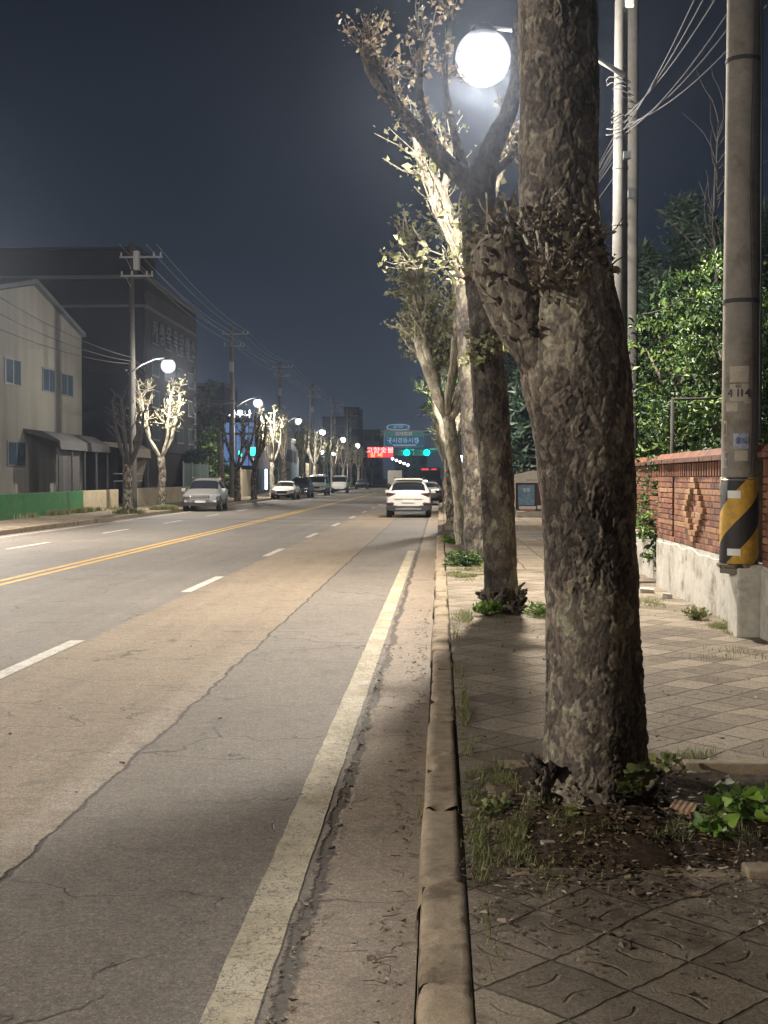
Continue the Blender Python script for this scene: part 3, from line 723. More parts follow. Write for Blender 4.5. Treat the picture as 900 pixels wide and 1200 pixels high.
# ------------------------------------------------------------------ trees
def catmull(pts, rad, step):
    pts = np.array([tuple(p) for p in pts], float); rad = np.array(rad, float)
    P = np.vstack([2*pts[0]-pts[1], pts, 2*pts[-1]-pts[-2]]); out = []; ro = []
    for i in range(1, len(P)-2):
        p0, p1, p2, p3 = P[i-1], P[i], P[i+1], P[i+2]
        n = max(2, int(np.linalg.norm(p2-p1)/step))
        for k in range(n):
            t = k/n
            out.append(.5*((2*p1)+(-p0+p2)*t+(2*p0-5*p1+4*p2-p3)*t*t+(-p0+3*p1-3*p2+p3)*t**3))
            s = t*t*(3-2*t); ro.append(rad[i-1]*(1-s)+rad[i]*s)
    out.append(pts[-1]); ro.append(rad[-1])
    return np.array(out), np.array(ro)
def bark_tube(name, pts, rad, parent, mat, nseg=200, step=.006, seed=0, amp=1.0, lump=.10, plate=.045, flare=0):
    C, r = catmull(pts, rad, step); n = len(C)
    T = np.gradient(C, axis=0); T /= np.linalg.norm(T, axis=1)[:,None]
    A = np.cross(np.tile([0,1.0,0], (n,1)), T); A /= np.linalg.norm(A, axis=1)[:,None]; B = np.cross(T, A)
    th = np.linspace(0, 2*math.pi, nseg, endpoint=False); ct, st = np.cos(th), np.sin(th)
    N = A[:,None,:]*ct[None,:,None] + B[:,None,:]*st[None,:,None]
    P0 = (C[:,None,:] + N*r[:,None,None]).reshape(-1,3); N = N.reshape(-1,3); rr = np.repeat(r, nseg)
    lo = (fbm(P0*np.array([3.2,3.2,2.0])+seed, 3, seed)-.5)*2*lump*rr + (fbm(P0*np.array([9,9,5.])+seed, 3, seed+2)-.5)*.022*amp
    if flare:
        z = P0[:,2]-P0[:,2].min(); an = np.tile(th, n)
        lo = lo + np.exp(-z/.16)*rr*.22*(np.sin(an*5+seed)+.4*np.sin(an*3+1.3))*flare
    W = P0 + (np.stack([fbm(P0*16+3, 3, seed+5), fbm(P0*16+31, 3, seed+6), fbm(P0*16+57, 3, seed+7)], 1)-.5)*.075
    f1, f2, cid = worley(W/np.array([plate, plate, plate*2.3]), seed)
    g1, g2, gid = worley(W/np.array([plate*.45, plate*.45, plate*.7]), seed+50)
    e = np.clip((f2-f1)/.22, 0, 1); ge = np.clip((g2-g1)/.25, 0, 1)
    big = fbm(P0*np.array([2.4,2.4,1.6])+9, 3, seed+9)
    plat = np.clip((cid-.35)*1.6, 0, 1)
    d = amp*(.0072*plat*np.sqrt(e) + .0038*gid*ge - .004*(1-e) + .006*(fbm(P0*70, 2, seed+12)-.5))
    P = P0 + N*(lo+d)[:,None]
    fis = 1-np.clip(np.abs(fbm(W*np.array([24,24,4.2]), 3, seed+20)-.5)/.03, 0, 1); rough_ = np.clip((fbm(P0*np.array([4,4,2.2])+40, 3, seed+21)-.36)*5, .18, 1)
    d = d*(.35+.65*rough_) - amp*.0055*fis*rough_; P = P0 + N*(lo+d)[:,None]
    tone = np.clip(.06 - .30*fis*rough_ - .12*(1-e)*rough_ + .28*(1-rough_) + .56*cid**1.2 + .32*gid + .75*(big-.5) - .10*(1-e) + .15*(fbm(P0*40, 2, seed+13)-.5), 0, 1)  # fissures and plate edges get crevice shade painted into the tone
    i = (np.arange(n-1)[:,None]*nseg + np.arange(nseg)[None,:]).ravel()
    j = (np.arange(n-1)[:,None]*nseg + (np.arange(nseg)[None,:]+1) % nseg).ravel()
    F = np.stack([i, j, j+nseg, i+nseg], 1)
    if parent is not None: P = P - np.array(parent.location)
    o = np_mesh(name, P, F, mat, parent, {'plate': tone}, smooth=False)
    me = o.data; me.polygons.foreach_set("use_smooth", np.ones(len(me.polygons), bool))
    return o
def pxpath(rows, Y, dy=0):
    return [at(u, v, Y + dy*k) for k, (u, v, w) in enumerate(rows)], [w*Y/1400.0 for u, v, w in rows]

# nearest tree (hero)
Y1 = 5.46
t1 = empty('plane_tree', (at(697, 950, Y1).x, Y1, SW), 0, 'largest nearest plane tree with flaking bark filling the right of the frame', 'tree')
rows = [(697,985,74),(697,950,69),(697,915,63),(697,870,58),(696,800,55),(694,700,54),(690,600,55),(683,500,58),(675,440,62),(668,390,61),(663,340,56),(658,290,50),(656,230,46),(656,150,45),(654,60,44),(653,0,44),(652,-90,42),(650,-190,40),(652,-300,36)]
p, r = pxpath(rows, Y1); bark_tube('trunk', p, r, t1, M['bark'], 280, .0055, 3, .85, .06, .030, flare=.7)
rows = [(668,470,30),(640,410,38),(612,360,40),(594,320,37),(586,290,30),(584,272,17)]
p, r = pxpath(rows, Y1, -.02); bark_tube('limb', p, r, t1, M['bark'], 130, .008, 8, 1.0, .16, .034)
for rows, dy in (([(650,-60,24),(610,-140,22),(560,-230,18),(530,-330,12)], -.25), ([(655,-120,22),(700,-220,18),(740,-330,12)], .2)):
    p, r = pxpath(rows, Y1, dy); bark_tube('limb', p, r, t1, M['bark'], 60, .02, 9, 1.0, .12)
# burls, cut stubs and dry leaf tufts
def tuft(Cc, rad, n, size, seed, flat=1.0):
    g = np.random.default_rng(seed); a = g.normal(size=(n,3)); a /= np.linalg.norm(a, axis=1)[:,None]
    return np.array(Cc)[None,:] + a*(rad*g.uniform(.45,1.0,n)**.6)[:,None]*np.array([1,1,flat])
L = []
for (u, v, yo, rad, n) in [(592,275,-.12,.12,60),(575,292,0,.10,45),(606,252,.1,.09,35),(580,330,-.12,.08,28),(625,265,-.20,.10,50),(655,262,-.24,.09,50),(690,282,-.18,.09,45),(672,300,-.26,.07,35),(635,322,-.26,.08,35),(600,372,-.14,.07,20),(706,312,-.1,.06,22),(560,320,0,.05,14)]:
    L.append(tuft(at(u, v, Y1+yo), rad, n, .05, u))
leaf_mesh(np.concatenate([L_ for L_ in L for _ in (0,1)])+np.random.default_rng(3).normal(0,.02,(2*sum(map(len,L)),3)), .032, 'leaf_tufts', M['leaf_dry'], t1, 3, aspect=.7, curl=.9, origin=t1.location)
m = MB(); org = t1.location
def stub(m, P0, d, L_, r0, n=3, bend=.3, org=Vector((0,0,0)), seg=5):
    d = Vector(d).normalized(); pts = [Vector(P0)]; rr = [r0]
    for k in range(n):
        d = (d + Vector((random.uniform(-bend,bend), random.uniform(-bend,bend), random.uniform(-bend*.4,bend)))).normalized()
        pts.append(pts[-1]+d*L_/n); rr.append(r0*(1-.55*(k+1)/n))
    m.tube([q-org for q in pts], rr, seg); return pts
for k in range(64):
    u, v = random.uniform(572, 712), random.uniform(248, 352)
    P0 = at(u, v, Y1-.2+abs(u-650)/110*.2); dd = Vector((u-655, -130, (300-v)*.6+20))
    stub(m, P0, dd, random.uniform(.05,.19), random.uniform(.004,.011), 3, .4, org)
for u, v, a in ((632,300,-1),(640,296,-.6),(662,292,.9),(645,312,-.3)):
    P0 = at(u, v+14, Y1-.22); stub(m, P0, (a*.5,-.6,.8), .17, .016, 2, .1, org, 7)
m.build('cut_stubs', M['bark_pale'], t1, smooth=True)
m = MB()
for k in range(40):   # knotty root suckers round the foot
    a = random.uniform(-math.pi*.95, .05); q = .26*random.uniform(.95,1.1)
    if random.random() < .45: a = random.gauss(-2.75, .25)
    P0 = Vector((t1.location.x+q*math.cos(a), Y1+q*math.sin(a), SW+random.uniform(.02,.22)))
    stub(m, P0, (math.cos(a), math.sin(a), .8), random.uniform(.03,.09), random.uniform(.012,.028), 2, .5, org, 6)
m.build('root_knots', M['bark_small'], t1, smooth=True)
Lf = [tuft((t1.location.x+.26*math.cos(a), Y1+.26*math.sin(a), SW+.14+.05*math.sin(a*7)), .07, 26, .05, int(a*100)+900) for a in (-2.9,-2.6,-2.2,-1.9)]
leaf_mesh(np.concatenate(Lf), .024, 'leaf_tufts', M['leaf_dry'], t1, 31, aspect=.8, curl=.5, origin=t1.location)
g_ = [tuft(at(u, v, Y1-.30), rr_, n_, .1, 77+u) for u, v, rr_, n_ in ((742,918,.04,8),(735,928,.05,7),(752,900,.03,3),(682,955,.03,7))]
lobed(np.concatenate(g_), .085, 'sucker_leaves', M['grass'], t1, 5, origin=t1.location, up=.15)

def twigs_and_leaves(parent, tips, seed, ntw, tl, tr, nleaf, lsize, mat_t, mat_l, lname='leaves', spread=.18, bias=(0,0,.6)):
    random.seed(seed); m = MB(); org = parent.location; L = []
    for P0, d in tips:
        for k in range(ntw):
            dd = Vector(d)*.8 + Vector((random.gauss(0,1), random.gauss(0,1), random.gauss(0,.6))) + Vector(bias)
            q = stub(m, P0, dd, tl*random.uniform(.4,1.2), tr*random.uniform(.6,1.2), 4, .35, org, 5)
            for w in q[1:]:
                if nleaf: L.append(tuft(w, spread, max(1, int(nleaf*random.uniform(.2,1.8))), lsize, random.randrange(10**6)))
    m.build('twigs', mat_t, parent, smooth=True)
    if L: leaf_mesh(np.concatenate(L), lsize, lname, mat_l, parent, seed, aspect=.7, curl=.4, origin=org)

# second tree on the right
Y2 = 13.7
t2 = empty('plane_tree', (at(588,715,Y2).x, Y2, SW), 0, 'second plane tree on the near pavement with the street lamp shining through its top', 'tree')
rows = [(588,730,26),(588,714,24),(587,700,21),(586,670,19),(585,620,18.5),(582,560,19),(577,500,20.5),(573,450,19.5),(569,400,18.5),(566,350,18.5),(563,300,20),(562,250,20),(565,212,17),(578,170,12),(596,132,9),(605,90,7),(606,20,5)]
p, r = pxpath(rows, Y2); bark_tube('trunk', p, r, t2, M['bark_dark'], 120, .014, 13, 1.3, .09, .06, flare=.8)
tips = []
for rows, dy in (([(562,236,13),(546,212,11),(516,183,9.5),(486,148,8),(463,118,6.5),(446,84,5),(432,52,3.5)], .02), ([(470,130,6),(440,95,5),(425,60,3.5)], .05),
                 ([(562,225,9),(580,200,7),(598,185,5),(606,160,3)], .2), ([(512,178,7),(497,130,5.5),(492,90,4),(496,50,3)], .1), ([(545,205,6),(531,150,4.5),(522,90,3.2),(528,20,2.2)], .12)):
    p, r = pxpath(rows, Y2, dy); bark_tube('limb', p, r, t2, M['bark_dark'], 40, .03, 14, 1.2, .12, .06)
    for k in range(2, len(p)): tips.append((p[k], (p[k]-p[k-1]).normalized()))
twigs_and_leaves(t2, tips, 21, 7, .5, .011, 3, .06, M['bark_mid'], M['leaf_dry'], spread=.11)
tips = [(at(560+random.uniform(-16,22), v, Y2-.2), Vector((random.uniform(-1,1),-.6,.1))) for v in (420,405,390,330,300,270,425,300)]
twigs_and_leaves(t2, tips, 22, 3, .25, .010, 4, .085, M['bark_mid'], M['leaf_sprout'], 'trunk_sprouts', .10)
m = MB(); org = t2.location
for k in range(60):
    a = random.uniform(0, 6.28); P0 = Vector((t2.location.x+.24*math.cos(a), Y2+.24*math.sin(a), SW+random.uniform(0,.25)))
    stub(m, P0, (math.cos(a), math.sin(a), .5), random.uniform(.04,.13), random.uniform(.015,.04), 3, .6, org, 6)
m.build('root_knots', M['bark_small'], t2, smooth=True)

# third tree with the pale lit limb
Y3 = 22.2
t3 = empty('plane_tree', (at(559,655,Y3).x, Y3, SW), 0, 'third plane tree on the near pavement with a brightly lit pale leaning limb', 'tree')
rows = [(559,664,17),(559,655,16),(558,630,14),(557,590,13),(555,540,13),(553,480,13),(550,420,13),(548,360,13),(547,325,12.5)]
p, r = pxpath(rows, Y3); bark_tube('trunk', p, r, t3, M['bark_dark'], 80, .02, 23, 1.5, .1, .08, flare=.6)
tips = []
for rows, dy, mt in (([(547,335,11),(541,305,10),(530,270,11),(519,240,10),(509,218,8),(498,203,6)], -.12, 'bark_pale'), ([(547,330,9),(560,280,7),(575,230,6),(590,190,4)], .1, 'bark_pale'),
                     ([(500,212,6),(492,185,5),(487,160,4)], -.05, 'bark_pale'), ([(525,262,6),(520,225,5),(527,190,4),(520,165,3)], -.1, 'bark_pale')):
    p, r = pxpath(rows, Y3, dy); bark_tube('limb', p, r, t3, M[mt], 36, .05, 24, 1.6, .22, .1)
    for k in range(1, len(p)): tips.append((p[k], (p[k]-p[k-1]).normalized()))
twigs_and_leaves(t3, tips, 31, 5, .85, .016, 2, .10, M['bark_pale'], M['leaf_sprout'], spread=.13, bias=(-.5,-.5,.2))
m = MB(); org = t3.location      # long shoots running up the pale limb
for k in range(7):
    q0 = at(random.uniform(535,545), random.uniform(300,325), Y3-.25); q1 = at(random.uniform(505,520), random.uniform(225,250), Y3-.7); q2 = at(random.uniform(488,512), random.uniform(185,215), Y3-.8)
    m.tube([q0-org, (q0+q1)/2-org+Vector((random.uniform(-.1,.1),0,0)), q1-org, q2-org], [.03,.024,.02,.01], 5)
m.build('shoots', M['bark_pale'], t3, smooth=True)
tips = [(at(490+random.uniform(-8,55), random.uniform(300,322), Y3-.3), Vector((-1,-.2,.1))) for _ in range(4)]
twigs_and_leaves(t3, tips, 32, 3, .8, .010, 3, .11, M['bark_pale'], M['leaf_sprout'], 'trunk_sprouts', .12, (-.8,0,.1))

def pollard(x, y, H, seed, label, group=None, z0=SW, r=.17, fork=.45, nl=4, spread=.9, upper='bark_pale', lower='bark_small', nleaf=2, lmat='leaf_sprout', lean=(0,0), tw=5, tl=.6, lsize=.11, rich=True, twr=.02, limb=.52):
    random.seed(seed); e = empty('plane_tree', (x, y, z0), 0, label, 'tree', group)
    hf = H*fork; m = MB(); n = 7; pts = []; rr = []
    for k in range(n+1):
        t = k/n; pts.append(Vector((lean[0]*t+random.uniform(-.05,.05)*(k>0), lean[1]*t+random.uniform(-.05,.05)*(k>0), hf*t-.03)))
        rr.append(r*(1.35 if k == 0 else 1.08-.25*t+random.uniform(-.05,.05)))
    pts.insert(1, pts[0].lerp(pts[1], .25)); rr.insert(1, r*1.12)
    m.tube(pts, rr, 12 if rich else 8); m.build('trunk', M[lower], e, smooth=True)
    top = pts[-1]; tips = []; a0 = random.uniform(0, 6.28)
    for i in range(nl):
        a = a0 + 6.283*i/nl + random.uniform(-.4,.4); L_ = (H-hf)*random.uniform(.75,1.0); sp = spread*random.uniform(.6,1.2)
        q = [top - Vector((0,0,.12))]; n2 = 6
        for k in range(1, n2+1):
            t = k/n2; out = sp*(1-(1-t)**2)
            q.append(top + Vector((math.cos(a)*out+random.uniform(-.07,.07), math.sin(a)*out+random.uniform(-.07,.07), L_*t**1.15)))
        lr = [r*limb*(1-.5*k/n2)*(1.35 if k in (3,5) else 1)*random.uniform(.85,1.15) for k in range(n2+1)]
        ml = MB(); ml.tube(q, lr, 9 if rich else 6)
        for k in (3,4,5,6):
            if random.random() < .75:
                s_ = stub(ml, q[k], (random.uniform(-1,1), random.uniform(-1,1), random.uniform(.2,1)), random.uniform(.25,.75), lr[k]*.7, 4, .4, Vector((0,0,0)), 6)
                tips.append((s_[-1]+e.location, (s_[-1]-s_[-2]).normalized()))
            tips.append((q[k]+e.location, Vector((math.cos(a), math.sin(a), .5))))
        ml.build('limb', M[upper], e, smooth=True)
    twigs_and_leaves(e, tips, seed+1, tw, tl, twr, nleaf, lsize, M[upper], M[lmat], spread=.13)
    return e
# right-hand row
pollard(.56, 27.3, 6.7, 41, 'fourth plane tree on the near pavement, bright twisted branches over a pale foot', r=.17, nleaf=5, lsize=.10, spread=1.2, tw=4, nl=8, tl=.8, fork=.44, lean=(-.34,-.3), twr=.038, lower='bark_pale')
pollard(.42, 40.6, 7.3, 42, 'plane tree just past the side street, darker and leafier than the one before', r=.18, nleaf=5, spread=1.0, nl=6, tw=6, tl=.7, lean=(-.15,0), fork=.50, twr=.025, upper='bark_mid')
pollard(.38, 51.8, 6.9, 43, 'plane tree on the near pavement level with the white hatchback', r=.25, nleaf=5, spread=1.1, nl=6, tw=6, fork=.42, lower='bark_mid', lmat='leaf_green')
for k, y in enumerate((60, 68, 77, 86, 96, 107, 118)):
    pollard(.42+.1*math.sin(k*3), y, 6.4, 50+k, f'{ORD[k]} plane tree of the row beyond the white hatchback on the near side', 'right hand tree row far along', r=.2, nleaf=3, tw=4, rich=False, lmat='leaf_green' if k < 3 else 'leaf_sprout', nl=5)
pollard(.70, -2.9, 7.4, 44, 'plane tree on the near pavement behind the viewpoint', r=.2, nleaf=2)
# left-hand row (pixel column of the foot, depth)
lt = [(146,50.2,5.0,'rough dark forked plane tree left of the first far utility pole','bark_bare',0,.6), (186,59.6,6.2,'plane tree standing under the first lit lamp across the road','bark_pale',1,1.1),
      (277,77.5,6.1,'dark bare forked tree before the blue lit shop','bark_small',0,1.3), (298,84.5,5.9,'dark bare tree directly right of the blue lit shop','bark_small',1,1.0),
      (318,93.8,6.6,'bright pale tree beside the white sedan','bark_pale',1,.9), (331,101,7.4,'thin pale tree top lit above the dark parked SUV','bark_pale',0,.5), (355,114,6.6,'warm lit pale tree standing left of the white van','bark_pale',2,.7)]
for i, (u, y, H, lab, up, nlf, sp) in enumerate(lt):
    pollard(-13.25 if i != 1 else -14.0, y, H, 70+i, lab, 'trees along the far pavement', r=.21 if i != 4 else .19, nleaf=nlf, spread=sp, upper=up, lower='bark_pale' if i in (4,6) else 'bark_small', nl=3 if i in (2,) else 5, limb=.42 if i < 2 else .52, tw=(1,5,2,3,4,4,4)[i], tl=.6, lsize=.12, fork=.42 if i != 2 else .35, twr=.03)
for k, y in enumerate((126, 137, 149, 163, 178, 194, 212, 232)):
    pollard(-13.3, y, 6.3+.3*math.sin(k*2.2), 90+k, f'{ORD[k]} pale pollarded tree far down the left pavement beyond the vans', 'pollarded trees far down the left', r=.2, nleaf=1, tw=3, rich=False, nl=5, spread=1.0, twr=.04, lower='bark_pale')

# ------------------------------------------------------------------ leafy trees behind the wall and beyond
def crown(e, blobs, n, size, mat, seed, name='foliage', up=0.0, flat=1.0, aspect=.5):
    """leaves gathered into sprays on the shells of lobes, so that gaps stay between them"""
    g = np.random.default_rng(seed); P = []; T = []
    w = np.array([b[3]**2 for b in blobs]); w /= w.sum()
    for (cx, cy, cz, rr), q in zip(blobs, w):
        ns = max(3, int(n*q/22)); a = g.normal(size=(ns,3)); a /= np.linalg.norm(a, axis=1)[:,None]
        c = np.array([cx,cy,cz]) + a*rr*(g.uniform(.55,1.06,ns)**.5)[:,None]*np.array([1,1,flat])
        o = g.normal(0, 1, (ns,22,3))*np.array([.12,.12,.05])*max(rr,.7)*1.05
        P.append((c[:,None,:]+o).reshape(-1,3)); T.append(np.repeat(np.clip(g.normal(.45,.30,ns),0,1), 22))
    return leaf_mesh(np.concatenate(P), size, name, mat, e, seed, aspect=aspect, curl=.3, tone=np.concatenate(T), up=up)
def leafy(x, y, z0, H, R_, seed, label, mat, n, size, lobes=11, trunk_r=.13, group=None, base=.25, name='broadleaf_tree', cat='tree'):
    r = random.Random(seed); e = empty(name, (x, y, z0), 0, label, cat, group); blobs = []
    mt = MB(); top = Vector((0,0,H*.75)); mt.tube([(0,0,-.1), (r.uniform(-.1,.1),r.uniform(-.1,.1),H*.3), top], [trunk_r*1.2, trunk_r, trunk_r*.35], 8); 
    for i in range(lobes):
        t = i/(lobes-1); z = H*(base+(1-base)*.92*t); env = math.sin(math.pi*min(1,(.12+.8*t)))**.6*R_*.72; a = i*2.4+r.uniform(-.5,.5)
        c = (math.cos(a)*env*r.uniform(.4,1), math.sin(a)*env*r.uniform(.4,1), z); rad = R_*r.uniform(.34,.52)*(1.1-.45*t); blobs.append((*c, rad))
        mt.tube([(0,0,z*.7), (c[0]*.55,c[1]*.55,z*.88), c], [trunk_r*.4, trunk_r*.25, trunk_r*.1], 5)
    mt.build('trunk', M['bark_small'], e, smooth=True); crown(e, blobs, n, size, M[mat], seed); return e
leafy(4.15, 17.3, .1, 4.6, 1.45, 201, 'bright green leafy tree leaning over the far end of the brick wall', 'leaf_green', 17000, .085, 16, base=.12)
leafy(4.0, 20.6, .1, 4.9, 1.5, 202, 'taller green leafy tree just behind the poles past the wall', 'leaf_green', 17000, .09, 16, base=.12)
leafy(3.75, 18.6, .1, 2.9, .8, 203, 'low green shrub at the far end of the brick wall', 'leaf_green', 8000, .075, 10, name='shrub', cat='shrub')
leafy(5.3, 22.5, .1, 5.2, 1.7, 204, 'dark leafy tree behind the bright wall side tree', 'leaf_green', 9000, .10, 12)
leafy(7.4, 17.0, .1, 4.7, 1.7, 205, 'green tree seen right of the near concrete pole', 'leaf_green', 8000, .09, 11)
def conifer(x, y, z0, H, R_, seed, label, n, size=.16, group=None):
    e = empty('conifer', (x, y, z0), 0, label, 'tree', group); mt = MB(); mt.tube([(0,0,-.1),(0,0,H*.98)], [H*.018+.03,.015], 7); mt.build('trunk', M['bark_small'], e, smooth=True)
    g = np.random.default_rng(seed); ns = n//16; t = g.uniform(0,1,ns)**.8; a = g.uniform(0,6.283,ns); env = R_*(1-t)**.8*g.uniform(.35,1.08,ns)*(.75+.35*np.sin(t*38+a))
    c = np.stack([np.cos(a)*env, np.sin(a)*env, H*(.06+.94*t)], 1); out = np.stack([np.cos(a), np.sin(a), np.full(ns,.5)],1)
    s = g.uniform(-.28,.28,(ns,16,1)); P = c[:,None,:]+out[:,None,:]*s*R_*.6 + g.normal(0,.05*R_,(ns,16,3))
    leaf_mesh(P.reshape(-1,3), size, 'foliage', M['leaf_dark'], e, seed, aspect=.28, curl=.1, up=.35, tone=np.repeat(g.uniform(.1,.9,ns),16)); return e
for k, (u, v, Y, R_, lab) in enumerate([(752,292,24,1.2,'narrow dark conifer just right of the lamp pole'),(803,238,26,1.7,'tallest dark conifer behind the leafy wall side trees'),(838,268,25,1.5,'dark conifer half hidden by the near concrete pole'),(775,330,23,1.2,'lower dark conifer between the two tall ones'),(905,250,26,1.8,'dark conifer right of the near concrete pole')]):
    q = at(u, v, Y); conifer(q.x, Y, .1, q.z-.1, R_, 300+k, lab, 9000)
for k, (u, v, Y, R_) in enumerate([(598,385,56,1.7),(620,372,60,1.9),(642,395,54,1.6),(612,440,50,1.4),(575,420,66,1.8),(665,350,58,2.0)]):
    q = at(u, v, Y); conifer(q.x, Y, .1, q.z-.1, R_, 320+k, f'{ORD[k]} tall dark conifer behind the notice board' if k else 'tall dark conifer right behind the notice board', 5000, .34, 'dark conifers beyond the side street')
# bare sapling behind the pole
e = empty('bare_tree', (at(838,400,21).x, 21, .1), 0, 'thin bare leafless tree rising above the conifers beside the near pole', 'tree')
random.seed(5); m = MB(); p = [at(838,430,21), at(840,330,21), at(836,260,21), at(838,200,21), at(842,140,21)]; p = [Vector((0,0,0))+e.location]+p
m.tube([q-e.location for q in p], [.06,.045,.035,.025,.015,.006], 6)
for k in range(26):
    P0 = p[2].lerp(p[5], random.random()); stub(m, P0, (random.uniform(-1,1), random.uniform(-.4,.4), .9), random.uniform(.5,1.6), .012, 5, .35, e.location, 4)
m.build('trunk', M['bark_bare'], e, smooth=True)
# ------------------------------------------------------------------ brick wall with recessed panels
def brick_wall(name, y0, y1, face, label, slots=(), diamond=None, ledge=True, seed=1, zb=.83, ztop=2.03):
    r = random.Random(seed); e = empty(name, (face, y0, 0), 0, label, 'wall'); X0 = face
    def sub(y): return -y0 + y
    th = .24
    # plastered footing with a ragged upper edge
    n = max(6, int((y1-y0)/.04)); g = np.random.default_rng(seed); V = []; F = []
    ys = np.linspace(0, y1-y0, n+1); zt = zb - .035 + (fbm(np.stack([ys*2.2, ys*0, ys*0+seed], 1), 4, 4)-.5)*.11
    zt = np.minimum(zt, zb-.003)
    for y, z in zip(ys, zt): V += [(-.014, y, 0.05), (-.012, y, z-.010), (-.006, y, z-.002), (.001, y, z+.001)]
    for i in range(n):
        for k in range(3): F.append((4*i+k, 4*i+k+1, 4*i+5+k, 4*i+4+k))
    m = MB(); m.add(V, F); m.box(.002, th, 0, y1-y0, .05, zb-.002)
    m.build('footing', M['plaster'], e)
    m = MB(); m.box(.030, th-.005, .004, y1-y0-.004, zb+.001, ztop-.13)
    m.build('mortar', M['mortar'], e)
    ch = .0710; L_ = .20; H_ = .059; m = MB(); nc = int((1.735-zb)/ch)
    rec = [(slots[i]-y0, slots[i+1]-y0) for i in range(0, len(slots)-1)] if slots else []
    for i in range(nc):
        z = zb + .006 + i*ch; off = (i % 2)*L_*.5; y = -off
        while y < y1-y0:
            a, b = max(y+.005, 0), min(y+L_-.005, y1-y0); y += L_
            if b-a < .02: continue
            segs = [(a, b)]
            for s in slots:
                s = s-y0; new = []
                for (p, q) in segs:
                    if p < s < q and i > 0:
                        if s-.024-p > .015: new.append((p, s-.024))
                        if q-s-.024 > .015: new.append((s+.024, q))
                    else: new.append((p, q))
                segs = new
            for p, q in segs:
                x = 0.0; c = r.uniform(.25,.8)
                mid = (p+q)/2+y0
                if slots and min(slots) < mid < max(slots) and i > 0: x = .014
                if r.random() < .12: c = r.uniform(.0,.25)
                if i in (9, 3) and slots: c = r.uniform(.75, .95)
                if diamond:
                    dy = abs(mid-diamond[0])/diamond[1]; dz = abs(z+.03-diamond[2])/diamond[3]; dd = dy+dz
                    if dd < .62: c = r.uniform(.55,.9); x = .020 if dd > .25 else .028
                    elif dd < 1.02: x = -.032; c = r.uniform(.72,1.0)
                x += r.uniform(-.002,.002)
                m.box(x, .06, p, q, z, z+H_*r.uniform(.97,1.02), c)
    # soldier course, dentils, ledge and cap
    zs = zb + .006 + nc*ch; y = 0
    while y < y1-y0-.02:
        m.box(-.004 if int(y/.068) % 2 else .010, .06, y+.004, min(y+.062, y1-y0), zs, zs+.165, r.uniform(.1,.6)); y += .068
    m.build('brickwork', M['brick'], e, bevel=.003)
    m = MB(); y = 0; z = zs+.172
    while y < y1-y0-.02:
        m.box(-.052+r.uniform(-.003,.003), .14, y+.003, min(y+.205, y1-y0), z, z+.052, r.uniform(.0,.22)); y += .212
    y = 0
    while y < y1-y0-.02:
        c = r.uniform(.12,.5); a, b = y+.003, min(y+.098, y1-y0)
        m.add([(-.030,a,z+.056),(th+.04,a,z+.056),(th+.02,a,z+.135),(.035,a,z+.135),(-.030,b,z+.056),(th+.04,b,z+.056),(th+.02,b,z+.135),(.035,b,z+.135)],
              [(0,1,2,3),(7,6,5,4),(0,4,5,1),(1,5,6,2),(2,6,7,3),(3,7,4,0)], c); y += .104
    m.build('coping', M['brick'], e, bevel=.003)
    return e
WY0 = 11.93
brick_wall('brick_wall', WY0, 16.95, WX, 'red brick wall with a raised brick diamond and peeling white footing', slots=(12.98, 15.86), diamond=(14.52, .62, 1.30, .40), seed=4)
brick_wall('brick_wall', 2.0, 11.47, WX, 'nearer stretch of red brick wall at the right edge behind the striped pole', slots=(4.2, 7.6, 8.6, 11.0), seed=5)
brick_wall('brick_wall', 16.96, 20.0, WX+.16, 'shaded set back end of the red brick wall under the leaning tree', seed=6)
m = MB(); m.prism([(2.83, .10), (WX+.30, .10), (WX+.30, .845), (2.83, .835)], 11.50, 11.90, 'y')
tag(m.build('pole_plinth', M['plaster'], bevel=.02), 'stained white concrete block under the striped utility pole', 'plinth')

# ------------------------------------------------------------------ utility poles
def shaft(m, r0, r1, z0, z1, n=24):
    k = 18; m.lathe([(r0+(r1-r0)*i/k, z0+(z1-z0)*i/k) for i in range(k+1)], n)
def upole(x, y, z0, H, label, r0=.17, r1=.10, group=None, arms=(), band=(), ins=True, box=None, n=16, mat='pole_concrete'):
    e = empty('utility_pole', (x, y, z0), 0, label, 'pole', group)
    m = MB(); shaft(m, r0, r1, -.05, H, n); m.build('shaft', M[mat], e, smooth=True)
    for (z, w, dx) in arms:
        m = MB(); m.box(dx-w/2, dx+w/2, -.17, -.09, z-.04, z+.04)
        m.tube([(dx-w*.35,-.13,z),(0,-.12,z-.55)], .02, 5); m.build('crossarm', M['steel'], e)
        if ins:
            for s in (-.46, -.15, .3, .46):
                m = MB(); m.lathe([(.02,0),(.05,.02),(.03,.05),(.06,.08),(.035,.12),(.05,.15),(.02,.2)], 8, (dx+w*s, -.13, z+.041)); m.build('insulator', M['insul'], e)
    for z in band:
        rr = r0+(r1-r0)*z/H; m = MB(); m.lathe([(rr+.001,z-.02),(rr+.008,z-.018),(rr+.008,z+.018),(rr+.001,z+.02)], n); m.build('band', M['pole_dim'], e)
    for b in (box or []):
        m = MB(); m.box(*b); m.build('equipment_box', M['steel_paint'], e, bevel=.01)
    return e
PX, PYY = at(865, 742, 11.7).x, 11.7
near = upole(PX, PYY, .80, 9.2, 'thick near concrete utility pole wrapped in yellow and black stripes', r0=.178, r1=.135, band=(2.56, 4.85), arms=((8.2,1.6,0),), n=40)
def pole_r(z): return .178 + (.135-.178)*(z-.8)/9.2
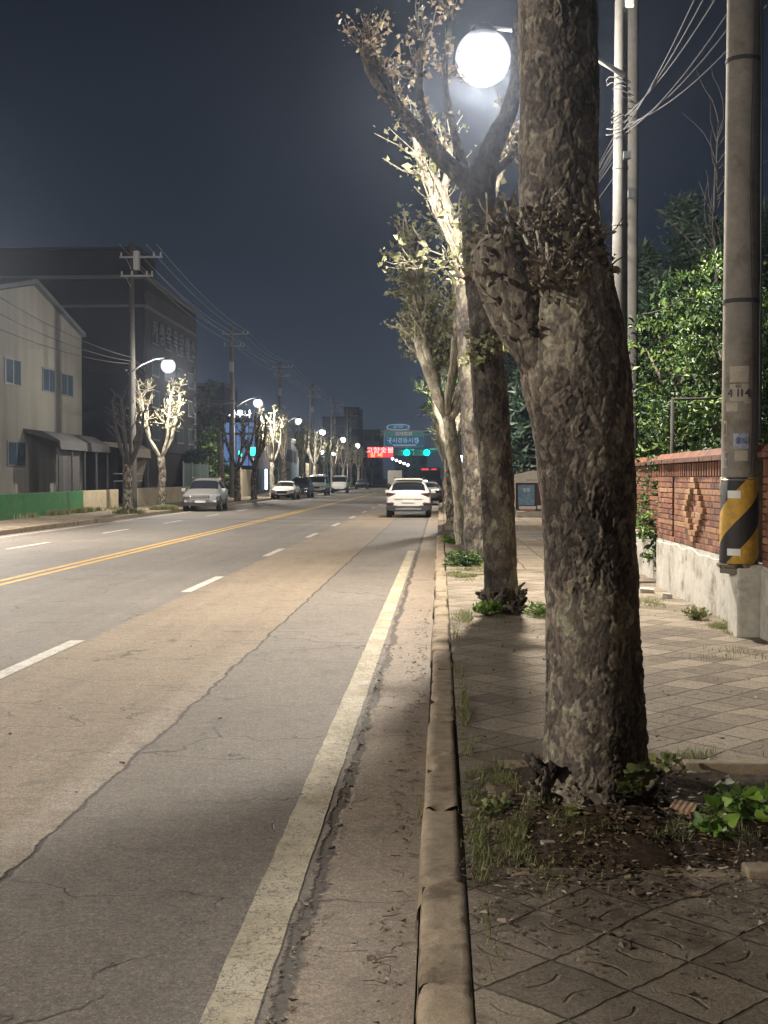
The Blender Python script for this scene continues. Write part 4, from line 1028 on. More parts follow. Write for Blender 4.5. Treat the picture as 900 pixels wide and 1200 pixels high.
# hazard sleeve
t = newmat("yellow and black hazard wrap"); o = t.coord(); x, y, z = t.xyz(o)
an = t.math('ARCTAN2', x, t.math('MULTIPLY', y, -1.0))
s = t.math('FRACT', t.math('ADD', t.math('DIVIDE', t.math('SUBTRACT', z, t.math('MULTIPLY', an, .6/math.pi)), .60), .62))
w = t.noise(o, 14, 5, .7)
f = t.step(t.math('ADD', s, t.math('MULTIPLY', t.math('SUBTRACT', w, .5), .03)), .49, .51)
mesh_ = t.math('MULTIPLY', t.math('SINE', t.math('MULTIPLY', t.math('ADD', z, t.math('MULTIPLY', an, .12)), 420.0)), t.math('SINE', t.math('MULTIPLY', t.math('SUBTRACT', z, t.math('MULTIPLY', an, .12)), 420.0)))
yel = t.mix(t.step(w, .45, .68), (0.52,0.30,0.03), (0.30,0.18,0.04))
M['hazard'] = t.out(t.mix(f, (0.018,0.018,0.02), yel), .55, bump=mesh_, bstr=.4, bdist=.003)
m = MB(); m.lathe([(pole_r(.86)+.003,.045),(pole_r(.86)+.006,.05),(pole_r(1.65)+.006,.87),(pole_r(1.65)+.002,.875)], 48)
m.build('hazard_wrap', M['hazard'], near, smooth=True)
m = MB(); m.lathe([(pole_r(.83)+.008,.0),(pole_r(.83)+.03,.012),(pole_r(.83)+.03,.038),(pole_r(.83)+.008,.044)], 40); m.build('collar', M['bark_small'], near)
def on_pole(name, u, v0, v1, wdeg, mat, off=.004, parent=near):
    """a curved plate following the shaft, centred on the photograph column u"""
    q = at(u, (v0+v1)/2, PYY-.15); a = math.asin(max(-.98, min(.98, (q.x-PX)/pole_r(q.z)*1.01)))
    z0 = at(u, v1, PYY-.15).z; z1 = at(u, v0, PYY-.15).z; V = []; F = []; n = 10
    for i in range(n+1):
        th = a + math.radians(wdeg)*(i/n-.5)
        for zz in (z0, z1):
            rr = pole_r(zz)+off; V.append((rr*math.sin(th), -rr*math.cos(th), zz-.80))
        for zz in (z0, z1):
            rr = pole_r(zz)-.001; V.append((rr*math.sin(th), -rr*math.cos(th), zz-.80))
    for i in range(n):
        b = 4*i; F += [(b, b+4, b+5, b+1), (b+1, b+5, b+7, b+3), (b, b+2, b+6, b+4)]
    F += [(0,1,3,2), (4*n, 4*n+2, 4*n+3, 4*n+1)]
    return MB().add(V, F).build(name, mat, parent, smooth=False)
def pole_text(body, u, v, size, mat, off=.009, sx=1.0, rot=0):
    q = at(u, v, PYY-.15); a = math.asin(max(-.98, min(.98, (q.x-PX)/pole_r(q.z)))); rr = pole_r(q.z)+off
    return text_obj('lettering', body, size, mat, near, (rr*math.sin(a), -rr*math.cos(a), q.z-.80), (R(90), rot, a), .001, sx)
M['sticker'] = m_concrete("aged pale sticker", (0.30,0.265,0.215), (0.40,0.36,0.295), (0.20,0.15,0.11), .5, 6, .2)
M['sticker_b'] = m_concrete("blue printed sticker", (0.13,0.17,0.27), (0.40,0.42,0.45), (0.30,0.30,0.32), .6, 12, .1)
M['ink'] = plain("black print", (0.03,0.03,0.035), .6); M['ink_blue'] = plain("blue print", (0.07,0.10,0.25), .6)
on_pole('label_plate', 866, 429, 448, 62, M['sticker'], .003); on_pole('label_plate', 866, 450, 470, 62, M['sticker'], .003)
for k, ch in enumerate("4114"): pole_text(ch, (857, 864.5, 868.5, 875)[k], 461, .115 if ch == '4' else .105, M['ink'])
pole_text("431", 865, 452.8, .042, M['ink'])
on_pole('sticker', 868, 508, 526, 48, M['sticker_b'], .002); on_pole('sticker', 858, 472, 482, 40, M['sticker'], .002)
on_pole('sticker', 852.5, 493, 511, 14, M['sticker'], .002); on_pole('sticker', 876, 468, 473, 22, M['sticker'], .002); on_pole('sticker', 868, 528, 540, 40, M['sticker'], .0015)
on_pole('sticker', 852, 529, 548, 22, M['sticker'], .002); on_pole('sticker', 852, 410, 422, 12, M['sticker'], .002)
pole_text("홍보", 868, 517, .07, M['ink_blue'], sx=.9)
for k, ch in enumerate("상담"): pole_text(ch, 853, 534+9*k, .062, M['ink_blue'], sx=.8)
pole_text("|", 852.5, 502, .11, M['ink'], sx=1.5)
on_pole('reflector', 860.5, 575, 584, 40, M['plate_w'], .012); on_pole('reflector', 860, 643, 651, 40, M['plate_w'], .012)
m = MB(); zz = at(860, 562, 11.55).z-.8
m.lathe([(pole_r(1.66)+.006,zz-.006),(pole_r(1.66)+.012,zz),(pole_r(1.66)+.006,zz+.006)], 40); m.build('band', M['chrome'], near)
m = MB(); pts = []      # thin cable clipped down the shaft
for i in range(18):
    z_ = .9 + 8.1*i/17; a = .35 + .12*math.sin(i*.8); rr = pole_r(z_+.8)+.010; pts.append((rr*math.sin(a), -rr*math.cos(a), z_))
m.tube(pts, .005, 5); m.build('cable', M['wire_lit'], near)
m = MB(); a = 1.05; m.tube([((pole_r(z_+.8)+.02)*math.sin(a), -(pole_r(z_+.8)+.02)*math.cos(a), z_) for z_ in (1.25, 3.5, 6, 9)], .016, 6); m.build('conduit', M['steel_dark'], near)

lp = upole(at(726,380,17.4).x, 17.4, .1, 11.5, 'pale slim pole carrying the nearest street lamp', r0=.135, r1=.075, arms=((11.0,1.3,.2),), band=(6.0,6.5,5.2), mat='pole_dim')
for k in range(9):   # slack coils and clamps on the shaft
    z_ = 6.5 + .09*k; m = MB(); a0 = k*.7
    m.tube([(.13*math.cos(a0+i*.55)*(1+.6*(i > 4)), -.13*math.sin(a0+i*.55)*(1+.4*(i > 4))-.02, z_+.05*math.sin(i+k)) for i in range(9)], .008, 4); m.build('cable', M['wire_lit'], lp)
m = MB(); m.box(.05,.16,-.15,-.07,8.25,8.75); m.build('equipment_box', M['plate_w'], lp, bevel=.01)
m = MB(); m.box(.02,.12,-.18,-.10,6.1,6.2); m.build('clamp', M['steel_dark'], lp); m = MB(); m.box(.09,.17,-.16,-.10,5.55,5.66); m.build('clamp', M['steel_dark'], lp)
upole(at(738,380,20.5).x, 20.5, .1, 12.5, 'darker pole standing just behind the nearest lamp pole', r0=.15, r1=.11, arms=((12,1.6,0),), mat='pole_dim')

# left row: concrete poles that also carry the lamps
LPY = [57.5, 90, 117, 147, 178, 209]
lpx = -15.75
left = []
for k, y in enumerate(LPY):
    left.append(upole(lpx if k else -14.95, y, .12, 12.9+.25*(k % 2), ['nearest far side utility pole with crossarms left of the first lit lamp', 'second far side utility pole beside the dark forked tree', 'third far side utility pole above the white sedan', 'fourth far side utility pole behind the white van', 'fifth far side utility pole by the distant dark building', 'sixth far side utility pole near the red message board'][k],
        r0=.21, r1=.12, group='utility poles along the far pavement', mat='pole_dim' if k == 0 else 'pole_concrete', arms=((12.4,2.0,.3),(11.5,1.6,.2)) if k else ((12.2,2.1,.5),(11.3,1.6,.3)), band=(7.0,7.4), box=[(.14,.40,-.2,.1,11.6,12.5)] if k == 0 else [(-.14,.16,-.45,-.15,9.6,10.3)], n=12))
for k, (u, v, y) in enumerate([(363,455,131),(388,465,160),(407,480,190)]):
    q = at(u, v, y); upole(q.x, y, .12, q.z-.1, f'slender grey pole, {ORD[k]} between the distant far side lamps', r0=.12, r1=.07, group='slender poles far down the left', arms=(), n=8, mat='steel')

# ------------------------------------------------------------------ street lamps
M['lamp_glow'] = emis("lit lamp glass", (1.0,0.965,0.90), 34.0)
fm = bpy.data.materials.new("frosted glowing diffuser"); fm.use_nodes = True; ft = fm.node_tree; ft.nodes.clear(); fv = ft.nodes.new('ShaderNodeVolumePrincipled')  # emissive volume ball added around each lamp as its soft glare
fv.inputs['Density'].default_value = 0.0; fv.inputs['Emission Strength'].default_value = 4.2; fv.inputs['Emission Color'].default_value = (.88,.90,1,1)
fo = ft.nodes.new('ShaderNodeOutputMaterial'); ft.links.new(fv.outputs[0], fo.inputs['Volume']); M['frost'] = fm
M['lamp_far'] = emis("lit distant lamp glass", (1.0,0.97,0.92), 12.0)
NEUT = (1.0, 0.92, 0.81)
def lamp(x, y, z, pole_x, label, power, rad=.24, group='street lamps', colr=NEUT, light=True, standing=None, far=False, spill=.35, tilt=8):
    e = empty('street_lamp', (x, y, z), 0, label, 'street lamp', group)
    d = pole_x - x; m = MB()
    m.tube([(d, 0, -.55), (d*.7, 0, -.18), (d*.35, 0, .08), (0, 0, .16)], [.04,.035,.032,.03], 8); m.build('arm', M['steel_paint'], e, smooth=True)
    if standing:
        m = MB(); m.lathe([(.11,-z+standing),(.09,-z+2),(.055,-.4)], 10, (d,0,0)); m.build('post', M['steel_paint'], e, smooth=True)
    m = MB(); m.lathe([(.03,.22),(rad*.42,.17),(rad*.62,.05),(rad*.60,.0)][::-1], 20); m.build('lamp_housing', M['steel_dark'], e, smooth=True)
    n = 14; ball = lambda q: [(max(.006, q*math.sin(math.pi*i/n)), -q*math.cos(math.pi*i/n)-rad*.80) for i in range(n+1)]
    m = MB(); m.lathe(ball(rad*.70 if not far else rad), 24); bl = m.build('lamp_bulb' if not far else 'diffuser', M['lamp_far' if far else 'lamp_glow'], e, smooth=True)
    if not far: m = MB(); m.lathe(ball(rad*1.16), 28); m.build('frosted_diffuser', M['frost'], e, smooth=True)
    if light:
        side = 1 if pole_x < x else -1
        for knd, f in (('POINT', spill), ('SPOT', 1-spill)):
            ld = bpy.data.lights.new('lamp_light', knd); ld.energy = power*f; ld.color = colr; ld.shadow_soft_size = .14
            lo = bpy.data.objects.new('lamp_light', ld); col.objects.link(lo); lo.parent = e; lo.location = (0, 0, -rad*(1.55 if not far else 1.85)-.05)
            if knd == 'SPOT': ld.spot_size = R(168); ld.spot_blend = .45; lo.rotation_euler = (0, -side*R(tilt), 0)
    return e
PW = 6000
q = at(566, 68, 17.0)
lamp(q.x, 17.0, q.z+.27, lp.location.x, 'nearest street lamp, the largest glare, beside the top of the large trees', PW*1.3, .34, spill=.62)
q = at(533, 378, 46.5); lamp(q.x, 46.5, q.z, 2.3, 'second near side street lamp glowing small behind the tree trunks', PW*.95, .32, standing=SW)
for k, y in enumerate((76, 106, 137)):
    lamp(.62, y, 7.3, 2.3, f'{ORD[k+2]} near side street lamp far along, mostly hidden by the row of trees', PW*.8, .28, light=(k < 2), standing=SW, far=True)
lamp(.62, -13, 7.5, 2.3, 'near side street lamp behind the viewpoint', PW*.40, .3, standing=SW)
for k, (y, v, u) in enumerate([(57.9,425,197),(93,470,302),(122,492,350),(152,505,378),(183,514,402),(214,521,419)]):
    q = at(u, v, y-1); lamp(q.x, y-1, q.z+.1, lpx if k else -14.85, ['brightest far side street lamp above the leafy plane tree','second far side street lamp above the dark forked tree','third far side street lamp between two lit pale trees','fourth far side street lamp above the pale vans','fifth far side street lamp left of the dark tall building','sixth far side street lamp near the red message board'][k], PW*(.72 if k == 0 else .8 if k < 3 else 1.1), .31 if k == 0 else .30+.02*k, light=(k < 5), far=(k > 2), spill=.34 if k == 0 else .22, tilt=17)
for k, u in enumerate((447,454,460,464.5,469,473.5,478,483,488,493)):
    y = 14.1*1400/(516.3-u); q = at(u, 560-5.8*1400/y-.5, y)
    lamp(q.x, y, q.z, q.x-1.5, f'{ORD[k]} small lamp of the receding string of lights over the white hatchback', 0, min(1.0, 1.5*y/1400), group='distant string of street lamps', light=False, far=True)
for k, y in enumerate((31, 0)):
    lamp(-14.1, y, 7.6, lpx, ['far side street lamp outside the left edge of the view', 'far side street lamp abreast of the viewpoint'][k], PW*(2.0 if k == 0 else 1.9), .3, standing=SW, spill=.45, tilt=12)
for k, (u, v, y) in enumerate([(377,528,170),(391,530,175)]):
    q = at(u, v, y); e = lamp(q.x, y, q.z, q.x+.8, ['left low lamp under the fourth far side street lamp','right low lamp under the fourth far side street lamp'][k], 0, .3, light=False, far=True, group='low distant lamps', standing=SW)

# ------------------------------------------------------------------ overhead wires
def wire(pts, label, group, sag=.5, rad=.012, mat='wire', name='overhead_wire'):
    m = MB(); P = []
    for a, b in zip(pts, pts[1:]):
        a, b = Vector(a), Vector(b); n = 12
        for i in range(n + (b is Vector(pts[-1]))):
            t = i/n; p = a.lerp(b, t); p.z -= sag*4*t*(1-t); P.append(p)
    P.append(Vector(pts[-1])); m.tube(P, rad, 4, cap=False)
    return tag(m.build(name, M[mat]), label, 'wire', group)
for k, (dx, dz) in enumerate([(-.55,12.6),(.0,12.6),(.75,12.6),(1.25,12.6),(.1,11.75),(.8,11.75)]):
    pts = [((lpx if i != 1 else -14.95)+dx, y-.13, dz+.1+.25*(i % 2)) for i, y in enumerate(LPY, 1)]
    wire(pts, ['leftmost','second','third','rightmost','lower left','lower right'][k] + ' power line strung along the tops of the far side poles', 'power lines on the far side', .45, .016, "wire_far")
for k, (za, zb, xo) in enumerate([(8.6,7.5,0),(7.9,7.3,.1),(7.5,7.2,-.1)]):
    pts = [(lpx+xo, 28, za+1.2-k*.3), (-14.95+xo, 57.5, zb)] + [(lpx+xo, y, zb+.1) for y in LPY[1:]]
    wire(pts, ['highest','middle','lowest'][k] + ' of the sagging telephone cables across the cream building', 'telephone cables on the far side', .8, .014, 'wire_lit')
for k, (zz, z2) in enumerate([(7.8,6.9),(5.3,5.9)]):
    wire([(-20, 66, zz), (-14.95, 57.5, z2+.4)], ['upper', 'lower'][k] + ' service drop from the nearest far side pole to the brick building', 'service drops', .35, .014, 'wire_lit')
L0 = lp.location
specs = [((790,0),13.8,.0),((797,0),13.6,.0),((803,0),13.3,.0),((838,0),12.6,-.2),((846,0),12.3,-.35),((856,14),12.05,-.6)]
for k, ((u, v), y, dz) in enumerate(specs):
    q = at(u, v, y); a = Vector((L0.x+.03+.01*k, L0.y-.12, 6.62+.1*(k % 3)+dz*.2)); b = q + (q-a)*.12
    far_ = a + Vector((-.55, 29.5, .3)); beyond = Vector((PX+.05*k, PYY+.1, min(9.2, a.z+(q.z-a.z)*(a.y-PYY)/(a.y-q.y))))
    wire([far_, a, beyond], f'cable fanning from the nearest lamp pole to the near concrete pole, {["leftmost","second from left","third from left","third from right","second from right","lowest right"][k]}', 'cables of the near side poles', .18, .008, 'wire_lit')
for k in range(3):
    a = Vector((L0.x, L0.y, 6.1+.25*k)); wire([a, Vector((1.2, 30, 6.0+.2*k)), Vector((1.6, 46.5, 6.4+.2*k))], ['lowest','middle','highest'][k]+' dark cable running on beyond the nearest lamp pole', 'cables of the near side poles', .3, .012)
wire([at(752,368,19), at(800,350,18.4), at(848,336,17.8)], 'thin pale wire crossing the leafy trees beside the near pole', None, .05, .010, 'wire_lit')

# ------------------------------------------------------------------ pipe frame behind the wall, lit house beyond
e = empty('pipe_frame', (3.45, 16.5, .1), 0, 'thin grey pipe frame rising behind the brick wall', 'fence'); q = at(788, 468, 16.2); m = MB()
m.tube([(q.x-3.45, -.3, 0), (q.x-3.45, -.3, q.z-.1)], .024, 8); m.build('post', M['pole_dim'], e, smooth=True)
q2 = at(870, 466, 16.2); m = MB(); m.tube([(q.x-3.45, -.3, q.z-.1), (q2.x-3.45, -.3, q2.z-.1)], .018, 8); m.build('rail', M['pole_dim'], e, smooth=True)
m = MB(); m.tube([(q2.x-3.45, -.3, 0), (q2.x-3.45, -.3, q2.z-.1)], .024, 8); m.build('post', M['pole_dim'], e, smooth=True)
t = newmat("streaked cream render"); p = t.pos(); st_ = t.noise(t.vscale(p, (1.3, 1.3, .10)), 1.0, 6, .65); bg_ = t.noise(p, .25, 4, .6); fn = t.noise(p, 6, 5, .7)
cc_ = t.ramp(t.math('ADD', t.math('MULTIPLY', st_, .6), t.math('MULTIPLY', bg_, .4)), [(.34, (0.10,0.094,0.076)), (.46, (0.155,0.148,0.124)), (.66, (0.20,0.193,0.165))]); cc_ = t.mix(.6, cc_, t.ramp(fn, [(.3, (.8,)*3), (.7, (1.12,)*3)]), 'MULTIPLY')
M['cream_far'] = t.out(cc_, .9, bump=fn, bstr=.2)
M['win_lit'] = emis("lit pale window", (0.80,0.90,1.0), 0.9); M['win_dark'] = plain("dark window glass", (0.015,0.022,0.03), .7, Specular_IOR_Level=.15)
M['cream'] = m_concrete("cream render", (0.20,0.192,0.16), (0.27,0.262,0.225), (0.13,0.122,0.10), .5, .35, .15)
e = empty('low_house', (9.5, 33, .1), 0, 'pale low house with a lit window glimpsed through the leaves above the wall', 'house')
MB().box(-3.2,4,0,6,0,3.6).build('wall', M['cream'], e); MB().box(-3.5,4.3,-.4,6.3,3.61,3.85).build('roof', M['steel_dark'], e)
for x0 in (-2.4, .1): w_ = MB().box(x0, x0+1.7, -.05, -.003, .9, 2.6).build('window', M['plate_w'], e); MB().box(x0+.08, x0+1.62, -.06, -.052, .98, 2.52).build('pane', M['win_lit'], w_)

# ------------------------------------------------------------------ notice board and light sign beyond the side street
q = at(602, 607, 46); bx = q.x; e = empty('notice_board', (bx, 46, SW), 0, 'notice board with a curved white header and blue poster under the conifers', 'notice board')
wd = at(648, 600, 46).x - bx; H_ = at(600, 563, 46).z - SW
arc = [(0, 1.33), (wd, 1.33), (wd, 1.52), (wd*.9, 1.60), (wd*.72, 1.66), (wd*.66, 1.76), (wd*.5, 1.80), (wd*.36, 1.76), (wd*.2, 1.70), (.03, 1.66)]
M['board_white'] = plain("off white painted board", (0.50,0.46,0.39), .6); M['maroon'] = m_concrete("dark maroon panel", (0.045,0.028,0.028), (0.075,0.045,0.042), (0.03,0.025,0.025), .4, 2)
MB().prism(arc, -.06, .0, 'y').build('header', M['board_white'], e)
MB().box(.05, wd*1.3, .0, .12, .30, 1.32).build('backing_panel', M['maroon'], e)
m = MB(); [m.box(x0, x0+.07, -.03, .06, -.05, 1.33) for x0 in (0, wd*1.28)]; m.build('frame', M['board_white'], e)
M['poster'] = m_concrete("blue poster print", (0.06,0.12,0.19), (0.16,0.24,0.32), (0.22,0.28,0.33), .6, 5, .05)
MB().box(.17, .17+.62, -.03, -.002, .46, 1.25).build('poster', M['poster'], e)
MB().box(.20, .85, -.02, -.002, .32, .43).build('plate', M['board_white'], e); MB().box(.24, .82, -.025, -.0215, .26, .315).build('plate', plain("faded red strip", (0.38,0.13,0.09), .6), e)
MB().box(.90, 1.45, -.02, -.002, .32, .46).build('plate', M['board_white'], e)
text_obj('lettering', "안내게시판", .10, M['ink'], e, (wd*.45, -.063, 1.42), (R(90),0,0), .001)
text_obj('lettering', "알림", .16, M['plate_w'], e, (.48, -.033, 1.05), (R(90),0,0), .001)
rough = MB()
e2 = empty('brick_planter', (bx-.35, 46.1, SW), 0, 'low rubble planter and pale slab left of the notice board', 'planter')
MB().prism([(0,0),(.5,0),(.42,.75),(.05,.85)], -.1, .0, 'y').build('slab', M['plaster'], e2); MB().box(.45,2.6,-.25,-.07,0,.25).build('curb', M['concrete'], e2, bevel=.03)
M['sign_white'] = emis("lit white sign face", (0.78,0.88,1.0), 9.0); M['sign_blue'] = emis("lit blue sign face", (0.10,0.30,1.0), 2.2)
q = at(542, 550, 58); e = empty('lit_sign', (q.x, 58, SW), 0, 'narrow lit white and blue shop sign glimpsed between the tree trunks', 'sign')
MB().box(-.24,.24,0,.16,0,2.7).build('cabinet', M['steel_dark'], e); MB().box(-.2,.2,-.02,-.003,1.6,2.6).build('face', M['sign_white'], e); MB().box(-.18,.18,-.02,-.003,.9,1.58).build('lower_face', M['sign_blue'], e)

# ------------------------------------------------------------------ buildings on the left
M['roof_metal'] = plain("dark metal roof edge", (0.10,0.105,0.115), .5, .3)
M['green_paint'] = m_concrete("green painted block wall", (0.022,0.10,0.03), (0.04,0.16,0.05), (0.13,0.12,0.075), .45, 1.2)
M['cream_wall'] = m_concrete("stained cream block wall", (0.28,0.235,0.155), (0.38,0.33,0.23), (0.13,0.115,0.08), .6, .8)
M['awning'] = plain("weathered dark awning", (0.035,0.034,0.036), .8, var=.3); M['awning_tan'] = plain("stained tan awning", (0.30,0.24,0.175), .75, var=.35, scale=1.5)
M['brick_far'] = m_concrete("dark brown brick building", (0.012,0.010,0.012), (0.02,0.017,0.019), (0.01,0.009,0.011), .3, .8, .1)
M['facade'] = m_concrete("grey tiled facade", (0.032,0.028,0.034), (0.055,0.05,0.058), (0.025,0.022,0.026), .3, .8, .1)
FX = -19.0
e = empty('gabled_building', (FX, 55.3, .12), 0, 'cream rendered gabled building with small windows at the left edge', 'building')
Hc, Ha, hw = 9.0, 10.55, 7.4
MB().prism([(-hw,0),(hw,0),(hw,Hc),(0,Ha),(-hw,Hc)], -22, 0, 'x').build('wall', M['cream_far'], e)
m = MB()
for s in (-1, 1): m.add([(.18,s*0,Ha+.30),(.18,s*(hw+.22),Hc+.20),(.18,s*(hw+.22),Hc+.02),(.18,0,Ha+.08),(-22.2,0,Ha+.30),(-22.2,s*(hw+.22),Hc+.20),(-22.2,s*(hw+.22),Hc+.02),(-22.2,0,Ha+.08)],[(0,1,2,3),(4,7,6,5),(0,4,5,1),(2,6,7,3),(1,5,6,2)])
m.build('roof', M['roof_metal'], e)
def lwin(e, fx, y0, y1, z0, z1, org, lit=False):
    f = MB().box(.003,.05,y0-org[1],y1-org[1],z0-org[2],z1-org[2]).build('window', M['roof_metal'], e); mid = (y0+y1)/2-org[1]
    m = MB(); m.box(.05,.056,y0-org[1]+.12,mid-.06,z0-org[2]+.07,z1-org[2]-.07); m.box(.05,.056,mid+.06,y1-org[1]-.12,z0-org[2]+.05,z1-org[2]-.05); m.build('pane', M['win_lit_dim' if lit else 'win_blue'], f)
    return f
M['win_blue'] = plain("blue grey window glass", (0.022,0.042,0.060), .75, var=.3, Specular_IOR_Level=.1); M['win_lit_dim'] = emis("dim lit window", (0.5,0.7,1.0), .12)
def on_face(u, v, fx):
    """point where the photograph's pixel meets the facade plane x = fx"""
    d = RM @ Vector(((u-450)/1400.0, (600-v)/1400.0, -1.0)); k = fx/d.x; return Vector((fx, d.y*k, CAMH+d.z*k))
for (u0, v0, u1, v1) in ((5,423,24,449),(49,434,64,458),(71,440,85,463),(8,518,29,546)):
    a = on_face(u0, v1, FX); b = on_face(u1, v0, FX); lwin(e, FX, a.y, b.y, a.z, b.z, e.location)
MB().box(.003,.04,3.6,3.75,6.1,6.22).build('vent', M['steel_dark'], e)
# awnings over the yard
aw = empty('dark_awning', (FX, 57, .12), 0, 'dark sagging awning and curtain fixed to the front of the cream building', 'awning')
a = on_face(27, 502, FX+.0); b = on_face(84, 512, FX)
y0, y1 = a.y-57, on_face(90,512,FX).y-57; zt = a.z-.12
m = MB(); m.prism([(.004,zt),(.9,zt-.12),(1.7,zt-.55),(1.75,zt-.95),(1.70,zt-.95),(1.62,zt-.60),(.004,zt-.16)], y0, y1, 'y'); m.build('canopy', M['awning'], aw)
m = MB()
for k in range(5): yy = y0+(y1-y0)*k/4; m.box(1.58,1.66,yy-.03+(.04 if k == 0 else 0),yy+.03-(.04 if k == 4 else 0),0,zt-.9)
m.build('frame', M['steel_dark'], aw)
m = MB(); V = []; F = []
for k in range(25):
    yy = y0+.2+(y1-y0)*.42*k/24; xx_ = 1.45+.05*math.sin(k*1.9); V += [(xx_, yy, .9+.06*math.sin(k)), (xx_, yy, zt-.75), (xx_-.02, yy, .9+.06*math.sin(k)), (xx_-.02, yy, zt-.75)]
for k in range(24): b_ = 4*k; F += [(b_,b_+1,b_+5,b_+4),(b_+2,b_+6,b_+7,b_+3),(b_+1,b_+3,b_+7,b_+5),(b_,b_+4,b_+6,b_+2)]
m.add(V, F).build('curtain', plain("grey tarpaulin", (0.04,0.037,0.037), .8, var=.3), aw)
at_ = empty('tan_awning', (FX, 64.2, .12), 0, 'tan stained awning with hanging side flap next to the cream building', 'awning')
m = MB(); zt2 = zt-.25; m.prism([(.004,zt2),(1.5,zt2-.1),(2.0,zt2-.35),(2.05,zt2-.85),(2.0,zt2-.85),(1.92,zt2-.42),(.004,zt2-.15)], -.5, 5.2, 'y'); m.build('canopy', M['awning_tan'], at_)
m = MB(); m.add([(1.95,5.18,zt2-.5),(.75,5.18,zt2-.3),(.95,4.9,1.0),(1.45,4.9,1.0),(1.95,5.21,zt2-.5),(.75,5.21,zt2-.3),(.95,4.93,1.0),(1.45,4.93,1.0)],[(0,1,2,3),(7,6,5,4),(0,4,5,1),(1,5,6,2),(2,6,7,3),(3,7,4,0)]); m.build('flap', M['awning_tan'], at_)
m = MB(); [m.box(1.86,1.93,y_,y_+.07,0,zt2-.5) for y_ in (-.4, 2.2, 5.0)]; m.build('frame', M['steel_dark'], at_)
m = MB(); m.box(-3,.0,-1,5.5,-.05,3.0); m.build('back_wall', M['brick_far'], at_)
e = empty('market_stand', (-17.4, 66, .12), 0, 'low metal stand with two pale rails under the tan awning', 'stand'); m = MB(); [m.box(-.03,.03,-3,3,z_,z_+.05) for z_ in (1.35, 1.75)]; m.build('rail', M['steel'], e); m = MB(); [m.box(-.03,.03,y_,y_+.06,0,1.34) for y_ in (-2.9,0,2.8)]; m.build('leg', M['steel_dark'], e)
# low walls: green then cream
def low_wall(name, u0, v0, u1, v1, h, mat, label, n=1):
    a = at(u0, v0, 1); 
    def gp(u, v):
        d = RM @ Vector(((u-450)/1400.0, (600-v)/1400.0, -1.0)); k = (SW-CAMH)/d.z; return Vector((0,0,CAMH)) + d*k
    p, q = gp(u0, v0), gp(u1, v1); d = (q-p).normalized(); nrm = Vector((-d.y, d.x, 0))*.18
    vs = [p, q, q+nrm, p+nrm]; m = MB(); m.add([(*v.xy, .05) for v in vs]+[(*v.xy, SW+h) for v in vs], [(3,2,1,0),(4,5,6,7),(0,1,5,4),(1,2,6,5),(2,3,7,6),(3,0,4,7)])
    return tag(m.build(name, mat, bevel=.02), label, 'wall'), p, q
low_wall('low_wall', -60, 617, 97.3, 599.2, .93, M['green_paint'], 'low green painted wall in front of the cream building')
low_wall('low_wall', 97.8, 599.1, 139, 595.0, .93, M['cream_wall'], 'low cream wall continuing right of the green painted wall')
low_wall('low_wall', 162, 592, 228, 586.5, .95, M['cream_wall'], 'low yellowish wall behind the first lamp tree')
low_wall('low_wall', 232, 586.3, 262, 584.2, .95, M['concrete'], 'pale low wall behind the silver crossover')
low_wall('low_wall', 284, 582, 296, 581.0, 2.2, M['cream_wall'], 'tan boarded hoarding between the dark bare trees')
# maroon container and green mesh fence
M['fence_green'] = plain("green translucent fence panel", (0.03,0.075,0.06), .6, var=.35)
e = empty('container', (-19.5, 75, .12), 0, 'dark maroon shed with a pale top rail behind the low yellowish wall', 'shed')
MB().box(-3,1.2,-1.5,8,0,2.55).build('wall', M['maroon'], e); MB().box(-3.05,1.28,-1.55,8.05,2.56,2.66).build('roof', M['steel_paint'], e); MB().box(1.205,1.24,1.2,4.6,1.7,2.35).build('sign_plate', M['win_blue'], e)
e = empty('panel_fence', (-16.6, 76.5, .12), 0, 'green panel fence with pale posts behind the silver crossover', 'fence'); 
m = MB(); [m.box(.0,.04,y_+.08,y_+2.6,.98,2.5) for y_ in (0,2.7,5.4)]; m.build('panel', M['fence_green'], e)
for y_ in (0,2.7,5.4,8.1): MB().box(-.02,.06,y_-.02,y_+.06,0,2.6).build('post', M['steel_paint'], e)
# tall dark building with signs on its street side
e = empty('brick_building', (-18.0, 72, .12), 0, 'tall dark brick building with a lettered street facade behind the first lit lamp', 'building')
zt = 13.6
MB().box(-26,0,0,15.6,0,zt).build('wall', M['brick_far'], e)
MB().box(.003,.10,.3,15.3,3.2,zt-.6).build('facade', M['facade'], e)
m = MB(); m.box(-26.1,.22,-.14,15.7,zt+.001,zt+.22); m.box(-26.05,.16,-.10,-.003,zt-1.7,zt-1.55); m.box(.003,.18,-.1,15.65,zt-1.72,zt-1.55); m.build('parapet', plain("pale stone coping", (0.07,0.068,0.075), .7), e)
MB().box(-24,-.6,1,5.6,zt+.225,zt+2.0).build('roof_house', M['brick_far'], e); MB().box(-24.1,-.5,.9,5.7,zt+2.005,zt+2.12).build('roof', M['facade'], e)
for j in range(5):
    for i in range(4):
        y_ = 1.6+3.5*i; z_ = 3.9+2.0*j-(.0)
        if z_+1.2 > zt-1.9: continue
        f = MB().box(.103,.14,y_,y_+1.9,z_,z_+1.15).build('window', M['steel_dark'], e); MB().box(.142,.146,y_+.08,y_+1.82,z_+.08,z_+1.07).build('pane', M['win_blue'], f)
M['sign_letters'] = plain("white sign lettering", (0.10,0.104,0.12), .6)
for k, ch in enumerate("거성목욕탕헬스"): text_obj('sign_letter', ch, 1.55, M['sign_letters'], e, (.22, 2.0+1.9*k, zt-3.0), (R(90),0,R(90)), .05)
